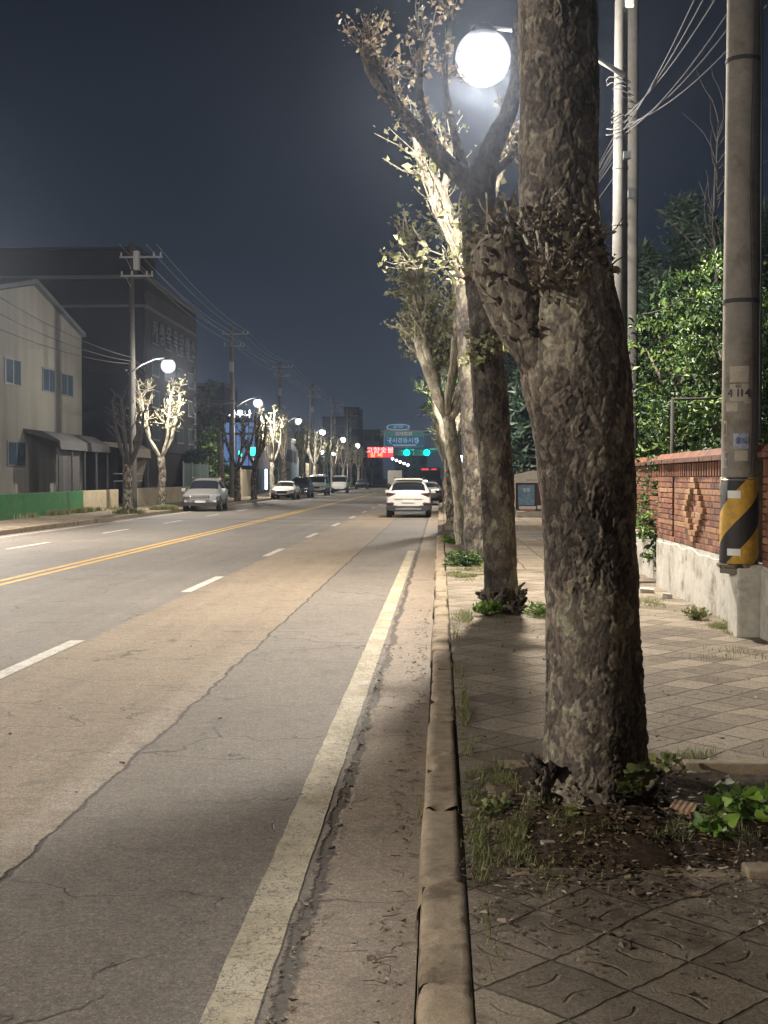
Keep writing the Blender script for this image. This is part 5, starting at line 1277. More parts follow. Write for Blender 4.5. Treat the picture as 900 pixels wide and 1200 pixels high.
for k, ch in enumerate("사우나찜질방"): text_obj('sign_letter', ch, .95, M['sign_letters'], e, (.22, 13.9, zt-4.4-1.15*k), (R(90),0,R(90)), .05)
for j in range(3):
    for i in range(4):
        x_ = -20+4.6*i; z_ = 3.6+3.1*j; f = MB().box(x_,x_+1.9,-.05,-.003,z_,z_+1.4).build('window', M['steel_dark'], e); MB().box(x_+.1,x_+1.8,-.056,-.051,z_+.1,z_+1.3).build('pane', M['win_dark'], f)
for x_, h in ((-24,1.8),(-15,1.3),(-9.5,2.6)): m = MB(); m.tube([(x_,1,zt+.2),(x_,1,zt+.22+h)], .05, 5); m.build('roof_pipe', M['steel_dark'], e)
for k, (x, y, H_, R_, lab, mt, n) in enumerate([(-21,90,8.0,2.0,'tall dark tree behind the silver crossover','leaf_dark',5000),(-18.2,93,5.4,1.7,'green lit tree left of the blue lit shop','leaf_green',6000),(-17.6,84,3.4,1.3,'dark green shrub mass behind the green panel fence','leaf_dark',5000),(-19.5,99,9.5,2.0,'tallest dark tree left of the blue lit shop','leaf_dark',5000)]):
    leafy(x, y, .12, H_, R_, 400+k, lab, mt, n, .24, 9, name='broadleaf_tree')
m = MB(); e = empty('plane_tree', (-15.2, 82, .12), 0, 'straight tan tree trunk standing behind the silver crossover', 'tree'); m.tube([(0,0,-.05),(.05,0,1.5),(.0,.1,3.2),(-.1,0,4.8)], [.28,.23,.2,.15], 10); m.build('trunk', M['bark_mid'], e, smooth=True)
# blue lit shop
M['blue_lit'] = emis("blue lit shop front", (0.20,0.36,0.75), .50); M['white_lit'] = emis("white lit sign letters", (0.85,0.92,1.0), 7.0); M['cyan_lit'] = emis("green lit signal", (0.02,0.95,0.62), 7.0)
e = empty('blue_lit_shop', (-17.35, 112, .12), 0, 'shop building with a blue lit upper front and white rooftop letters', 'shop'); W_ = 9.5; zt = 7.0
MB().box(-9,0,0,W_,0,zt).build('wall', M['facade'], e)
MB().box(-3.1,-.1,-.08,-.003,2.7,zt-.25).build('sign_panel', M['blue_lit'], e)
m = MB(); [m.box(-3.12+k*.6,-3.05+k*.6,-.11,-.081,2.7,zt-.25) for k in range(6)]; m.box(-3.1,-.1,-.11,-.081,zt-1.4,zt-1.2); m.build('frame', M['steel_dark'], e)
MB().box(-2.6,-.2,-.2,.1,zt+.01,zt+.12).build('sign_base', M['steel_dark'], e)
text_obj('sign_letter', "사우나", .78, M['white_lit'], e, (-1.5, -.1, zt+.52), (R(90),0,0), .04)
for k in range(4): w_ = MB().box(.003,.06,.6+k*2.3,2.2+k*2.3,.3,2.5).build('window', M['steel_dark'], e); MB().box(.062,.066,.7+k*2.3,2.1+k*2.3,.4,2.4).build('pane', M['win_lit_dim'] if k % 2 else M['sign_white'] if k == 2 else M['win_dark'], w_)
def signal_small(u, v, y, w, h, label):
    q = at(u, v, y); e = empty('signal_light', (q.x, y, q.z), 0, label, 'traffic signal'); MB().box(-w/2-.12,w/2+.12,0,.3,-h/2-.12,h/2+.12).build('housing', M['steel_dark'], e); MB().box(-w/2,w/2,-.04,-.003,-h/2,h/2).build('lens', M['cyan_lit'], e)
    m = MB(); m.tube([(0,.15,-h/2-.1),(0,.15,-q.z+.12)], .06, 6); m.build('post', M['steel_paint'], e)
signal_small(296.5, 529, 96, .36, .62, 'larger green lit signal in front of the blue lit shop'); signal_small(281.5, 531.5, 97, .26, .42, 'smaller green lit signal at the left end of the blue lit shop')
# dark shop with vertical sign, teal building, distant blocks
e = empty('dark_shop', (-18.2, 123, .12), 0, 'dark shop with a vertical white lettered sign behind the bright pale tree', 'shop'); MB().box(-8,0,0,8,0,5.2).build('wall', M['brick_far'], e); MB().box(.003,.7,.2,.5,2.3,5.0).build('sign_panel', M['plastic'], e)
for k, ch in enumerate("낙원갈비"): text_obj('sign_letter', ch, .68, M['sign_letters'], e, (.36, .16, 4.62-.68*k), (R(90),0,0), .03)
e = empty('teal_building', (-17.6, 132, .12), 0, 'grey teal building behind the parked dark SUV', 'building'); M['teal'] = plain("teal grey cladding", (0.10,0.16,0.19), .6, var=.2)
MB().box(-9,0,0,16,0,6.0).build('wall', M['teal'], e); [MB().box(.003,.07,1+3.6*k,3.4+3.6*k,3.4,4.8).build('window', M['win_dark'], e) for k in range(4)]; MB().box(-9.1,.1,-.1,16.1,6.01,6.2).build('roof', M['steel_dark'], e)
e = empty('slatted_fence', (-16.9, 149, .12), 0, 'tan slatted fence above the parked dark SUV', 'fence'); m = MB(); [m.box(0,.06,k*.75,k*.75+.42,0,3.4) for k in range(22)]; m.build('slats', M['cream_wall'], e)
def block(u0, u1, vtop, y, label, mat='brick_far', depth=14, nwin=0):
    a = at(u0, vtop, y); b = at(u1, vtop, y); e = empty('distant_building', (a.x, y, .12), 0, label, 'building'); w_ = b.x-a.x; h = a.z-.12
    MB().box(0,w_,0,depth,-.1,h).build('wall', M[mat], e); MB().box(-.15,w_+.15,-.15,depth+.15,h+.003,h+.35).build('roof', M['steel_dark'], e)
    nr = int(h/3.3); nc = max(2, int(w_/3.5))
    for j in range(nr):
        for i in range(nc): MB().box(.8+i*w_/nc, .8+i*w_/nc+1.5, -.06, -.003, 1.2+3.2*j, 2.6+3.2*j).build('window', M['win_dark'], e)
    return e
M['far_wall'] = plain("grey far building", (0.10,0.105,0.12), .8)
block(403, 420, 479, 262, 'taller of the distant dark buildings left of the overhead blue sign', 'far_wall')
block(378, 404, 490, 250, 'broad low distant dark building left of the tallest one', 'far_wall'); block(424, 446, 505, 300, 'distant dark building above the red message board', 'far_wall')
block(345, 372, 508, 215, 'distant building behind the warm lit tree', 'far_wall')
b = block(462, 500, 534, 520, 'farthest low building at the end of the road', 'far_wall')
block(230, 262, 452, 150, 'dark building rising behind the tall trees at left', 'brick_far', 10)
for k, (x, y, H_, R_) in enumerate([(-19,150,6.5,3),(-19,165,7,3.2),(-20,182,7,3.5),(-19,202,7,3.2),(-20,225,8,4),(-19,255,7,4),(-20,290,8,4)]):
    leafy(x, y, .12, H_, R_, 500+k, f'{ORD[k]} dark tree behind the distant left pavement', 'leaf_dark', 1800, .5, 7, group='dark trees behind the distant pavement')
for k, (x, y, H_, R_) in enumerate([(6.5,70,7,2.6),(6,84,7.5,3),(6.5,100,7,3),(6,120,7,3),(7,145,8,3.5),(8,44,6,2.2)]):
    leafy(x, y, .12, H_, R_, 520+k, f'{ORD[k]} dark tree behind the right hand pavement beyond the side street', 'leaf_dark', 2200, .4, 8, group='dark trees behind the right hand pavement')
for k, (x, y) in enumerate(((-18.2,128),(-18.4,134))): leafy(x, y, .12, 3.6, 1.5, 540+k, ['rounded shrub behind the white van','rounded shrub behind the white pickup'][k], 'leaf_dark', 1800, .3, 6, name='shrub', cat='shrub')

# ------------------------------------------------------------------ gantry, guide sign, signals, red board
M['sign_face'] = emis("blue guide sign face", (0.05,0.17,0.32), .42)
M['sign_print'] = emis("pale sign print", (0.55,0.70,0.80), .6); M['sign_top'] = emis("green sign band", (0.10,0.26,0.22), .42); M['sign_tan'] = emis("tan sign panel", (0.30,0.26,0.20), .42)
YG = 134; a = at(450, 524, YG); b = at(497, 505, YG)
e = empty('guide_sign', ((a.x+b.x)/2, YG, a.z), 0, 'large overhead blue direction sign on a gantry above the road', 'road sign'); w_ = (b.x-a.x)/2; h = b.z-a.z
MB().box(-w_,w_,0,.08,0,h).build('back_panel', M['steel_paint'], e); MB().box(-w_+.06,w_-.06,-.03,-.003,.06,h*.66).build('face', M['sign_face'], e); MB().box(-w_+.06,w_-.06,-.03,-.003,h*.67,h-.06).build('face', M['sign_top'], e)
MB().box(-w_*.4,w_*.3,-.036,-.032,h*.69,h-.09).build('route_panel', M['sign_tan'], e)
text_obj('lettering', "고가도로", h*.26, M['sign_print'], e, (-.05,-.04,h*.81), (R(90),0,0), .002, 1.2); text_obj('lettering', "구시경동시청", h*.36, M['sign_print'], e, (-.15,-.04,h*.40), (R(90),0,0), .002)
for s, tx in ((-1, "↰"), (1, "↗")): text_obj('lettering', "〈" if s < 0 else "〉", h*.45, M['sign_print'], e, (s*w_*.78,-.04,h*.36), (R(90),0,0), .002)
MB().box(-w_*.55,w_*.6,-.036,-.032,h*.10,h*.15).build('lettering', M['sign_print'], e)
m = MB(); m.tube([(-w_-.4,.2,h*1.03),(6.2,.2,h*1.03)], .09, 8); m.tube([(-w_-.4,.2,h*.80),(6.2,.2,h*.80)], .09, 8); m.tube([(6.2,.2,h*1.1),(6.2,.2,-a.z)], .16, 10)
[m.tube([(-w_-.4+k*1.1,.2,h*1.03),(-w_+.15+k*1.1,.2,h*.8)], .04, 5) for k in range(8)]; m.build('gantry', M['steel_paint'], e, smooth=True)
a = at(453, 504, YG); b = at(480, 497, YG); e = empty('oval_sign', ((a.x+b.x)/2, YG, a.z), 0, 'small oval blue name sign on top of the gantry', 'road sign'); w_ = (b.x-a.x)/2; h = b.z-a.z
ov = [(w_*math.copysign(abs(math.cos(t_))**.7, math.cos(t_)), h/2+h/2*math.copysign(abs(math.sin(t_))**.8, math.sin(t_))) for t_ in [6.283*k/24 for k in range(24)]]
MB().prism(ov, 0, .06, 'y').build('back_panel', M['sign_print'], e); MB().prism([(p*.93, h/2+(q_-h/2)*.84) for p, q_ in ov], -.02, -.003, 'y').build('face', M['sign_face'], e)
text_obj('lettering', "삼거리", h*.62, M['sign_print'], e, (0,-.03,h*.5), (R(90),0,0), .002); m = MB(); [m.box(x_-.04,x_+.04,.02,.06,-.42,.1) for x_ in (-.5,.5)]; m.build('bracket', M['steel_paint'], e)
M['green_on'] = emis("green signal lens", (0.0,0.95,0.72), 8.0); M['lens_off'] = plain("unlit signal lens", (0.03,0.02,0.02), .3)
YS = 138
for k, (u, v) in enumerate(((475.5,530.5),(499,530.5))):
    q = at(u, v, YS); e = empty('traffic_signal', (q.x, YS, q.z), 0, ['left one of the two green traffic signals below the blue sign','right one of the two green traffic signals below the blue sign'][k], 'traffic signal', 'green signals over the road')
    MB().box(-1.45,.42,.0,.3,-.36,.36).build('housing', M['steel_dark'], e, bevel=.05)
    for i, x_ in enumerate((-1.15,-.72,-.30)): m = MB(); m.prism([(x_+.17*math.cos(t_), .17*math.sin(t_)) for t_ in [6.283*j/16 for j in range(16)]], -.03, -.002, 'y'); m.build('lens', M['lens_off'], e)
    m = MB(); m.prism([(.12+.34*math.cos(t_), .34*math.sin(t_)) for t_ in [6.283*j/20 for j in range(20)]], -.05, -.002, 'y'); m.build('lens', M['green_on'], e)
    ld = bpy.data.lights.new('signal_light_source', 'POINT'); ld.energy = 160; ld.color = (0.0,1.0,.72); ld.shadow_soft_size = .2; lo = bpy.data.objects.new('signal_glow', ld); col.objects.link(lo); lo.parent = e; lo.location = (.12,-.45,0)
q = at(499, 530, YS); m = MB(); m.tube([(at(470,526,YS).x-.8, YS+.4, q.z+.25), (5.0, YS+.4, q.z+.55)], .08, 8); m.tube([(5.0, YS+.4, q.z+1.2), (5.0, YS+.4, .1)], .14, 8)
tag(m.build('signal_mast', M['steel_paint'], smooth=True), 'long steel mast arm holding the two green traffic signals', 'mast')
YR = 200; a = at(430.5, 536.5, YR); b = at(461, 523.5, YR); e = empty('message_board', ((a.x+b.x)/2, YR, a.z), 0, 'red glowing message board hanging over the far left side of the road', 'sign'); w_ = (b.x-a.x)/2; h = b.z-a.z
M['red_lit'] = emis("red lit board", (1.0,0.06,0.08), 1.3); M['orange_lit'] = emis("orange lit letters", (1.0,0.38,0.10), 4.0); M['pink_lit'] = emis("pink lit letters", (1.0,0.45,0.42), 3.0)
MB().box(-w_,w_,0,.3,0,h).build('cabinet', M['steel_dark'], e); MB().box(-w_+.05,w_-.05,-.03,-.003,.05,h-.05).build('face', M['red_lit'], e)
text_obj('lettering', "고향숯불", h*.55, M['pink_lit'], e, (-.05,-.05,h*.66), (R(90),0,0), .003, 1.25); text_obj('lettering', "갈 비", h*.42, M['orange_lit'], e, (-w_*.3,-.05,h*.24), (R(90),0,0), .003, 1.3)
m = MB(); m.tube([(-w_-.9,.15,h*.5),(w_,.15,h*.5)], .08, 6); m.tube([(-w_-.9,.15,h),(-w_-.9,.15,-a.z)], .14, 8); m.build('post', M['steel_paint'], e)
q = at(503, 555, 150); e = empty('neon_sign', (q.x, 152, q.z), 0, 'pink red lit roof sign low above the right hand cars', 'sign')

# ------------------------------------------------------------------ vehicles
def car(label, cat, st, paint, loc, rz, L_, W_, H_, name='parked_car', group='cars in the road', glassrows=None, rear=True, wheel=.34, wb=(.30,.30), lights_on=False, rails=False, van=False):
    """st: stations from tail to nose (y, z_low, z_belt, z_top, half width, half top width, tag) ; tag names the top faces up to the next station"""
    e = empty(name, loc, rz, label, cat, group)
    V = []; F = []; MI = []; n = 13
    for (y, zl, zb, zt, w, wt, tg) in st:
        half = [(w*.80, zl), (w*.97, zl+.07), (w, zl+(zb-zl)*.45), (w*.985, zb-.03), (w*.965, zb), (wt+(w*.0), zt-.05*(zt-zb > .2)), (wt*.80, zt)]
        ring = [(-a, b) for a, b in half][::-1]
        ring = ring + [] ; full = [(-a, b) for a, b in half] ; P = [(x, z) for x, z in full] + [(0, zt+.02)] + [(x, z) for x, z in half[::-1]]
        V += [(x, y, z) for x, z in P]
    n = 15; ns = len(st)
    for i in range(ns-1):
        tg = st[i][6]
        for k in range(n):
            k2 = (k+1) % n
            F.append((i*n+k, (i+1)*n+k, (i+1)*n+k2, i*n+k2))
            mi = 0
            if 5 <= k <= 8 and tg == 'rear': mi = 1
            if 5 <= k <= 8 and tg == 'front': mi = 2
            if k in (4, 9) and tg in ('roof', 'roofs'): mi = 3
            if k in (0, 1, 12, 13, 14): mi = 4
            MI.append(mi)
    F.append(tuple(range(n))); MI.append(0); F.append(tuple((ns-1)*n+k for k in range(n-1,-1,-1))); MI.append(0)
    me = bpy.data.meshes.new('tmp'); me.from_pydata(V, [], F); 
    for _ in range(5): me.materials.append(None)
    me.polygons.foreach_set('material_index', MI); me.update()
    tmp = bpy.data.objects.new('tmp', me); scene.collection.objects.link(tmp); md = tmp.modifiers.new('s', 'SUBSURF'); md.levels = 2
    dg = bpy.context.evaluated_depsgraph_get(); ev = bpy.data.meshes.new_from_object(tmp.evaluated_get(dg)); bpy.data.objects.remove(tmp)
    co = [v.co.copy() for v in ev.vertices]
    for mi, (nm, mt) in enumerate([('body', paint), ('rear_window', M['glass']), ('windshield', M['glass']), ('side_window', M['glass']), ('lower_trim', M['plastic'])]):
        fs = [tuple(p.vertices) for p in ev.polygons if p.material_index == mi]
        if not fs: continue
        used = sorted({i for f in fs for i in f}); mp = {v: i for i, v in enumerate(used)}
        m2 = bpy.data.meshes.new(nm); m2.from_pydata([co[i] for i in used], [], [tuple(mp[i] for i in f) for f in fs]); m2.polygons.foreach_set('use_smooth', [True]*len(fs)); m2.update()
        o = link_mesh(nm, m2, mt, e)
    y0, y1 = st[0][0], st[-1][0]
    wys = (y0 + (y1-y0)*wb[0]*.62, y1 - (y1-y0)*wb[1]*.62)
    for wy in wys:
        for s in (-1, 1):
            xo = s*(W_/2-.10); m = MB(); pr = [(wheel*.62,-.115),(wheel*.96,-.11),(wheel,-.07),(wheel,.07),(wheel*.96,.11),(wheel*.62,.115)]
            vs = []; fs = []
            for (r_, x_) in pr:
                for k in range(20): a = 6.283*k/20; vs.append((xo+x_, wy+r_*math.cos(a), wheel+r_*math.sin(a)))
            for i in range(len(pr)-1):
                for k in range(20): k2 = (k+1) % 20; fs.append((i*20+k, i*20+k2, (i+1)*20+k2, (i+1)*20+k))
            fs.append(tuple(range(20))); fs.append(tuple(100+k for k in range(20))[::-1])
            wh = m.add(vs, fs).build('wheel', M['rubber'], e, smooth=True)
            m = MB(); xr = xo + s*.118
            for k in range(5):
                a = 6.283*k/5; m.add([(xr, wy+.03*math.cos(a+1.57), wheel+.03*math.sin(a+1.57)),(xr, wy+.03*math.cos(a-1.57), wheel+.03*math.sin(a-1.57)),(xr, wy+wheel*.6*math.cos(a-.25), wheel+wheel*.6*math.sin(a-.25)),(xr, wy+wheel*.6*math.cos(a+.25), wheel+wheel*.6*math.sin(a+.25))], [(0,1,2,3)])
            m.build('rim', M['rim'], wh)
            m = MB(); m.tube([(s*(W_/2-.045), wy+(wheel+.06)*math.cos(a), wheel+(wheel+.06)*math.sin(a)) for a in [math.pi*(-.08+1.16*k/12) for k in range(13)]], .055, 6); m.build('wheel_arch', M['plastic'], e, smooth=True)
    return e
def part(e, name, mat, *boxes, bev=.012):
    m = MB()
    for b in boxes: m.box(*b)
    return m.build(name, mat, e, bevel=bev)
def rbox(e, name, mat, poly, y0, y1, bev=.01): return MB().prism(poly, y0, y1, 'y').build(name, mat, e, bevel=bev)
def paintm(name, c, metal=.0, rough=.28):
    t = newmat(name); p = t.out(c, rough, Metallic=metal); 
    return t.m
W_P = paintm("pearl white car paint", (0.60,0.58,0.54)); S_P = paintm("silver car paint", (0.34,0.33,0.32), .55, .32); D_P = paintm("dark blue car paint", (0.018,0.022,0.035)); G_P = paintm("grey green car paint", (0.17,0.17,0.15), .3)
def suv_st(s=1.0, h=1.0):
    return [(-2.22,.42,.86,.90,.78,.66,''),(-2.19,.34,.95,1.02,.90,.76,''),(-2.08,.30,1.00,1.08,.915,.72,'rear'),(-1.74,.26,1.03,1.53,.925,.61,'roof0'),(-1.50,.25,1.03,1.62,.925,.62,'roof'),
            (-.75,.24,1.0,1.66,.925,.64,'roof'),(.20,.24,.98,1.62,.925,.63,'front'),(1.02,.25,.95,1.03,.92,.76,'hood'),(1.6,.27,.88,.97,.91,.72,'hood'),(2.02,.30,.80,.86,.87,.68,'hood'),(2.20,.38,.68,.72,.78,.62,'')]
def suv_rear(e):
    for s in (-1, 1):
        rbox(e, 'tail_lamp', M['tail'], [(s*.50,1.02),(s*.90,1.06),(s*.91,.92),(s*.80,.88),(s*.66,.93)], -2.215, -2.08)
        rbox(e, 'rear_reflector', M['tail'], [(s*.62,.60),(s*.86,.62),(s*.86,.55),(s*.66,.55)], -2.235, -2.15)
        part(e, 'mirror', W_P if 'hatch' in e['label'] else S_P, (s*.93-.02, s*.93+s*.16+.02*s, .78, .90, 1.0, 1.14) if s > 0 else (s*.93-.16, s*.93+.02, .78, .90, 1.0, 1.14))
    rbox(e, 'number_plate', M['plate_w'], [(-.26,.64),(.26,.64),(.26,.76),(-.26,.76)], -2.245, -2.2, .003)
    rbox(e, 'rear_bumper_trim', M['plastic'], [(-.90,.52),(-.60,.50),(.60,.50),(.90,.52),(.88,.32),(.55,.27),(-.55,.27),(-.88,.32)], -2.235, -2.0)
    rbox(e, 'skid_plate', M['rim'], [(-.55,.40),(0,.43),(.55,.40),(.52,.34),(-.52,.34)], -2.25, -2.237, .003)
    rbox(e, 'bumper_crease', paint_shadow, [(-.60,.80),(.60,.80),(.50,.775),(-.50,.775)], -2.236, -2.20, .003)
    part(e, 'spoiler', W_P, (-.60,.60,-1.90,-1.55,1.585,1.625), bev=.02)
    m = MB(); [m.tube([(s*.62,-1.5,1.66),(s*.63,-.7,1.70),(s*.62,.15,1.66)], .018, 5) for s in (-1,1)]; m.build('roof_rail', M['plastic'], e)
    rbox(e, 'badge', M['chrome'], [(-.06,.93),(.06,.93),(.05,.98),(-.05,.98)], -2.20, -2.16, .003)
    m = MB(); m.tube([(.0,-1.95,1.25),(.22,-2.02,1.16)], .012, 4); m.build('rear_wiper', M['plastic'], e)
def suv_front(e, paint, hz=.80, plate=True, yn=2.22):
    for s in (-1, 1):
        rbox(e, 'headlight', M['headl'], [(s*.50,.80),(s*.86,.86),(s*.86,.74),(s*.58,.71)], yn-.16, yn-.02)
        rbox(e, 'fog_light', M['chrome'], [(s*.60,.56),(s*.80,.58),(s*.80,.46),(s*.64,.45)], yn-.14, yn-.03)
        part(e, 'mirror', paint, (min(s*.93,s*1.10), max(s*.93,s*1.10), .80, .92, .98, 1.13))
    rbox(e, 'grille', M['plastic'], [(-.48,.80),(.48,.80),(.40,.55),(-.40,.55)], yn-.10, yn+.012)
    m = MB(); [m.box(-.42,.42,yn+.013,yn+.024,.58+.07*k,.60+.07*k) for k in range(3)]; m.build('grille_bar', M['chrome'], e)
    if plate: rbox(e, 'number_plate', M['plate_w'], [(-.26,.44),(.26,.44),(.26,.55),(-.26,.55)], yn-.02, yn+.03, .003)
    rbox(e, 'front_bumper_trim', M['plastic'], [(-.84,.46),(.84,.46),(.80,.28),(-.80,.28)], yn-.25, yn-.015)
paint_shadow = plain("recessed tailgate groove", (0.20,0.19,0.18), .5)  # dark strip colour standing in for the shade of a bumper crease
c1 = car('white compact SUV seen from behind on the right side of the road', 'car', suv_st(), W_P, (-1.33, 51.9, 0), 0, 4.44, 1.85, 1.68, group=None, wb=(.31,.31)); c1['label'] = 'white hatchback SUV seen from behind ahead on the near side'; suv_rear(c1); suv_front(c1, W_P)
c2 = car('silver crossover parked facing the viewer under the first far side lamp', 'car', suv_st(), S_P, (-11.98, 60.6, 0), R(184), 4.44, 1.85, 1.68, group=None, wb=(.31,.31)); suv_front(c2, S_P); suv_rear(c2)
m = MB(); [m.tube([(s*.62,-1.4,1.66),(s*.63,-.7,1.71),(s*.62,.15,1.67)], .03, 5) for s in (-1,1)]; m.build('roof_rail', M['chrome'], c2)
sed = [(-2.3,.42,.80,.84,.76,.62,''),(-2.25,.33,.90,.98,.86,.72,'hood'),(-1.75,.26,.94,1.03,.90,.74,'rear'),(-1.05,.24,.95,1.38,.905,.58,'roof'),(-.4,.23,.94,1.43,.91,.60,'roof'),(.25,.23,.92,1.40,.91,.59,'front'),(1.05,.24,.88,.96,.90,.74,'hood'),(1.7,.26,.80,.86,.88,.70,'hood'),(2.15,.30,.72,.77,.84,.64,'hood'),(2.32,.38,.62,.65,.74,.58,'')]
c3 = car('white low sedan parked facing the viewer in front of the dark SUV', 'car', sed, W_P, (-12.0, 92.4, 0), R(180), 4.64, 1.82, 1.45, group=None, wheel=.32)
for s in (-1,1): rbox(c3, 'headlight', M['headl'], [(s*.45,.70),(s*.84,.77),(s*.84,.66),(s*.55,.62)], 2.12, 2.31)
rbox(c3, 'grille', M['plastic'], [(-.48,.68),(.48,.68),(.34,.48),(-.34,.48)], 2.2, 2.33); rbox(c3, 'number_plate', M['plate_w'], [(-.26,.38),(.26,.38),(.26,.48),(-.26,.48)], 2.25, 2.34, .003)
c4 = car('dark blue SUV parked between the white sedan and the white van', 'car', [(a, b, c*1.03, d*1.06, w*1.02, t*1.04, g_) for a, b, c, d, w, t, g_ in suv_st()], D_P, (-11.8, 100.6, 0), R(180), 4.5, 1.9, 1.76, group=None); suv_front(c4, D_P)
van = [(-2.5,.35,1.0,1.75,.84,.68,''),(-2.45,.3,1.05,1.93,.93,.78,'roofs'),(-1.5,.28,1.08,1.98,.95,.80,'roof'),(0.,.28,1.06,1.98,.95,.80,'roof'),(1.05,.28,1.04,1.92,.95,.78,'front'),(1.95,.30,1.0,1.12,.94,.82,'hood'),(2.35,.34,.86,.95,.90,.78,'hood'),(2.5,.40,.7,.76,.82,.70,'')]
c5 = car('white minivan parked facing the viewer on the far side', 'van', van, W_P, (-11.85, 115.5, 0), R(180), 5.0, 1.92, 1.98, name='parked_van', group=None, wheel=.34)
for s in (-1,1): rbox(c5, 'headlight', M['headl'], [(s*.50,.86),(s*.88,.92),(s*.88,.76),(s*.55,.74)], 2.3, 2.52)
rbox(c5, 'grille', M['plastic'], [(-.45,.84),(.45,.84),(.36,.66),(-.36,.66)], 2.3, 2.53); rbox(c5, 'number_plate', M['plate_w'], [(-.26,.46),(.26,.46),(.26,.57),(-.26,.57)], 2.4, 2.54, .003)
for s in (-1,1): part(c5, 'mirror', M['plastic'], (min(s*.96,s*1.14), max(s*.96,s*1.14), 1.5, 1.6, 1.15, 1.4))
c6 = car('white pickup cab parked right behind the white minivan', 'truck', [(-1.2,.35,1.0,1.6,.80,.7,''),(-1.15,.3,1.05,1.92,.86,.74,'roof'),(-.2,.3,1.05,1.95,.87,.75,'roof'),(.35,.3,1.04,1.88,.87,.74,'front'),(.95,.32,1.0,1.15,.86,.76,''),(1.15,.4,.8,.85,.78,.7,'')], W_P, (-10.95, 130, 0), R(180), 2.4, 1.75, 1.95, name='parked_truck', group=None, wheel=.33, wb=(.25,.35))
part(c6, 'cargo_bed', M['steel_paint'], (-.84,.84,-4.2,-1.3,.75,1.25)); 
m = MB(); [m.lathe([(.30,-.1),(.33,0),(.30,.1)], 14) for _ in (0,)]
c7 = car('grey green car half hidden ahead of the white hatchback SUV', 'car', sed, G_P, (-.78, 74.5, 0), 0, 4.64, 1.82, 1.45, group=None, wheel=.32)
for s in (-1,1): rbox(c7, 'tail_lamp', M['tail'], [(s*.50,.88),(s*.84,.92),(s*.84,.78),(s*.56,.76)], -2.32, -2.2)
c8 = car('dark car parked far down the left pavement below the red message board', 'car', sed, D_P, (-11.7, 178, 0), R(180), 4.64, 1.82, 1.45, group=None, wheel=.32)
M['headlit'] = emis("lit headlamp", (1.0,0.96,0.9), 10.0)
c9 = car('oncoming white car far away left of the white hatchback SUV', 'car', suv_st(), W_P, (-8.4, 212, 0), R(180), 4.44, 1.85, 1.68, name='moving_car', group=None)
for s in (-1,1): rbox(c9, 'headlight', M['headlit'], [(s*.5,.9),(s*.8,.9),(s*.8,.68),(s*.5,.68)], 2.1, 2.26)
# white box truck and distant bus ahead
def boxtruck(x, y, label, h, w, L_, mat, cat, name, red=False):
    e = empty(name, (x, y, 0), 0, label, cat); part(e, 'cargo_box', mat, (-w/2,w/2,0,L_,.75,h), bev=.05); part(e, 'chassis', M['plastic'], (-w*.42,w*.42,.1,L_,.45,.745)); part(e, 'cab', M['steel_paint'], (-w*.46,w*.46,L_+.1,L_+1.8,.5,2.2), bev=.15)
    for s in (-1, 1):
        for yy in (1.2, L_+.9):
            m = MB(); vs = [(s*w*.44+dx, yy+.42*math.cos(6.283*k/16), .42+.42*math.sin(6.283*k/16)) for dx in (-.12,.12) for k in range(16)]
            m.add(vs, [(k,(k+1) % 16,16+(k+1) % 16,16+k) for k in range(16)]+[tuple(range(16)), tuple(range(31,15,-1))]).build('wheel', M['rubber'], e)
        rbox(e, 'tail_lamp', M['red_lit'] if red else M['tail'], [(s*w*.36,.95),(s*w*.47,.95),(s*w*.47,.78),(s*w*.36,.78)], -.05, -.003)
    return e
boxtruck(-6.0, 158, 'pale box truck above the left roof edge of the white hatchback SUV', 2.65, 1.9, 3.6, M['board_white'], 'truck', 'box_truck')
b_ = boxtruck(-.95, 108, 'dark bus with red lit top ahead of the grey green car', 2.6, 1.9, 6, D_P, 'bus', 'bus', True); MB().box(-.85,.85,-.05,-.003,1.5,2.3).build('rear_window', M['glass'], b_); MB().box(-.75,-.1,-.06,-.003,2.36,2.50).build('roof_lamp', M['red_lit'], b_); MB().box(.15,.6,-.06,-.003,2.38,2.50).build('roof_lamp', M['red_lit'], b_)
MB().box(-.95,-.25,-.05,-.003,1.25,1.45).build('lit_panel', M['sign_white'], b_)
bpy.data.objects.remove(bpy.data.objects['neon_sign'])

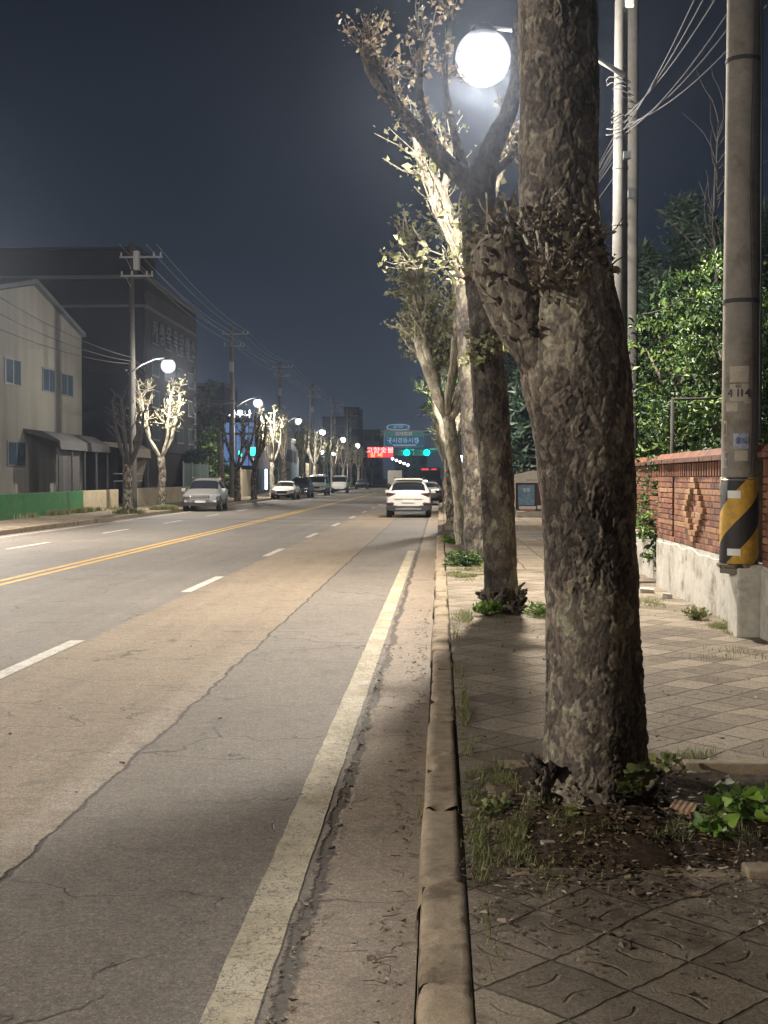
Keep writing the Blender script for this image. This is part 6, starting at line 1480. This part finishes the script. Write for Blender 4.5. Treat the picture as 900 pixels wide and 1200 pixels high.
# ------------------------------------------------------------------ night sky, air, render settings
w = bpy.data.worlds.new("World"); scene.world = w; w.use_nodes = True; nt = w.node_tree; nt.nodes.clear()
tc = nt.nodes.new('ShaderNodeTexCoord'); sp = nt.nodes.new('ShaderNodeSeparateXYZ'); nt.links.new(tc.outputs['Generated'], sp.inputs[0])
cr = nt.nodes.new('ShaderNodeValToRGB'); nt.links.new(sp.outputs[2], cr.inputs[0]); el = cr.color_ramp.elements
for _ in range(3): el.new(.5)
for e_, (p_, c_) in zip(el, [(0,(.042,.060,.088)),(.07,(.029,.042,.064)),(.18,(.0155,.0225,.036)),(.36,(.0095,.0135,.0215)),(1,(.009,.012,.02))]): e_.position = p_; e_.color = (*c_, 1)
nz = nt.nodes.new('ShaderNodeTexNoise'); nt.links.new(tc.outputs['Generated'], nz.inputs['Vector']); nz.inputs['Scale'].default_value = 2.2; nz.inputs['Detail'].default_value = 3
mr = nt.nodes.new('ShaderNodeMapRange'); nt.links.new(nz.outputs[0], mr.inputs[0]); mr.inputs[1].default_value = .3; mr.inputs[2].default_value = .7; mr.inputs[3].default_value = .85; mr.inputs[4].default_value = 1.15
bg = nt.nodes.new('ShaderNodeBackground'); nt.links.new(cr.outputs[0], bg.inputs[0]); nt.links.new(mr.outputs[0], bg.inputs[1])
wo = nt.nodes.new('ShaderNodeOutputWorld'); nt.links.new(bg.outputs[0], wo.inputs[0])
HAZE = 0.00062
if HAZE:
    m = MB(); m.box(-120, 130, -60, 700, -1.1, 22)
    hm = bpy.data.materials.new("night haze"); hm.use_nodes = True; ht = hm.node_tree; ht.nodes.clear()
    pv = ht.nodes.new('ShaderNodeVolumePrincipled'); pv.inputs['Density'].default_value = HAZE; pv.inputs['Color'].default_value = (.66,.77,1,1); pv.inputs['Anisotropy'].default_value = .85
    ho = ht.nodes.new('ShaderNodeOutputMaterial'); ht.links.new(pv.outputs[0], ho.inputs['Volume'])
    tag(m.build('haze', hm), kind='stuff')
scene.view_settings.view_transform = 'Standard'; scene.view_settings.look = 'None'; scene.view_settings.gamma = 1; scene.view_settings.exposure = 0
scene.cycles.use_denoising = True
try: scene.cycles.denoiser = 'OPENIMAGEDENOISE'
except Exception: pass
scene.cycles.max_bounces = 5; scene.cycles.diffuse_bounces = 2; scene.cycles.glossy_bounces = 2; scene.cycles.transmission_bounces = 2; scene.cycles.volume_bounces = 0
scene.cycles.sample_clamp_indirect = 4; scene.cycles.use_light_tree = True
scene.render.engine = 'CYCLES'
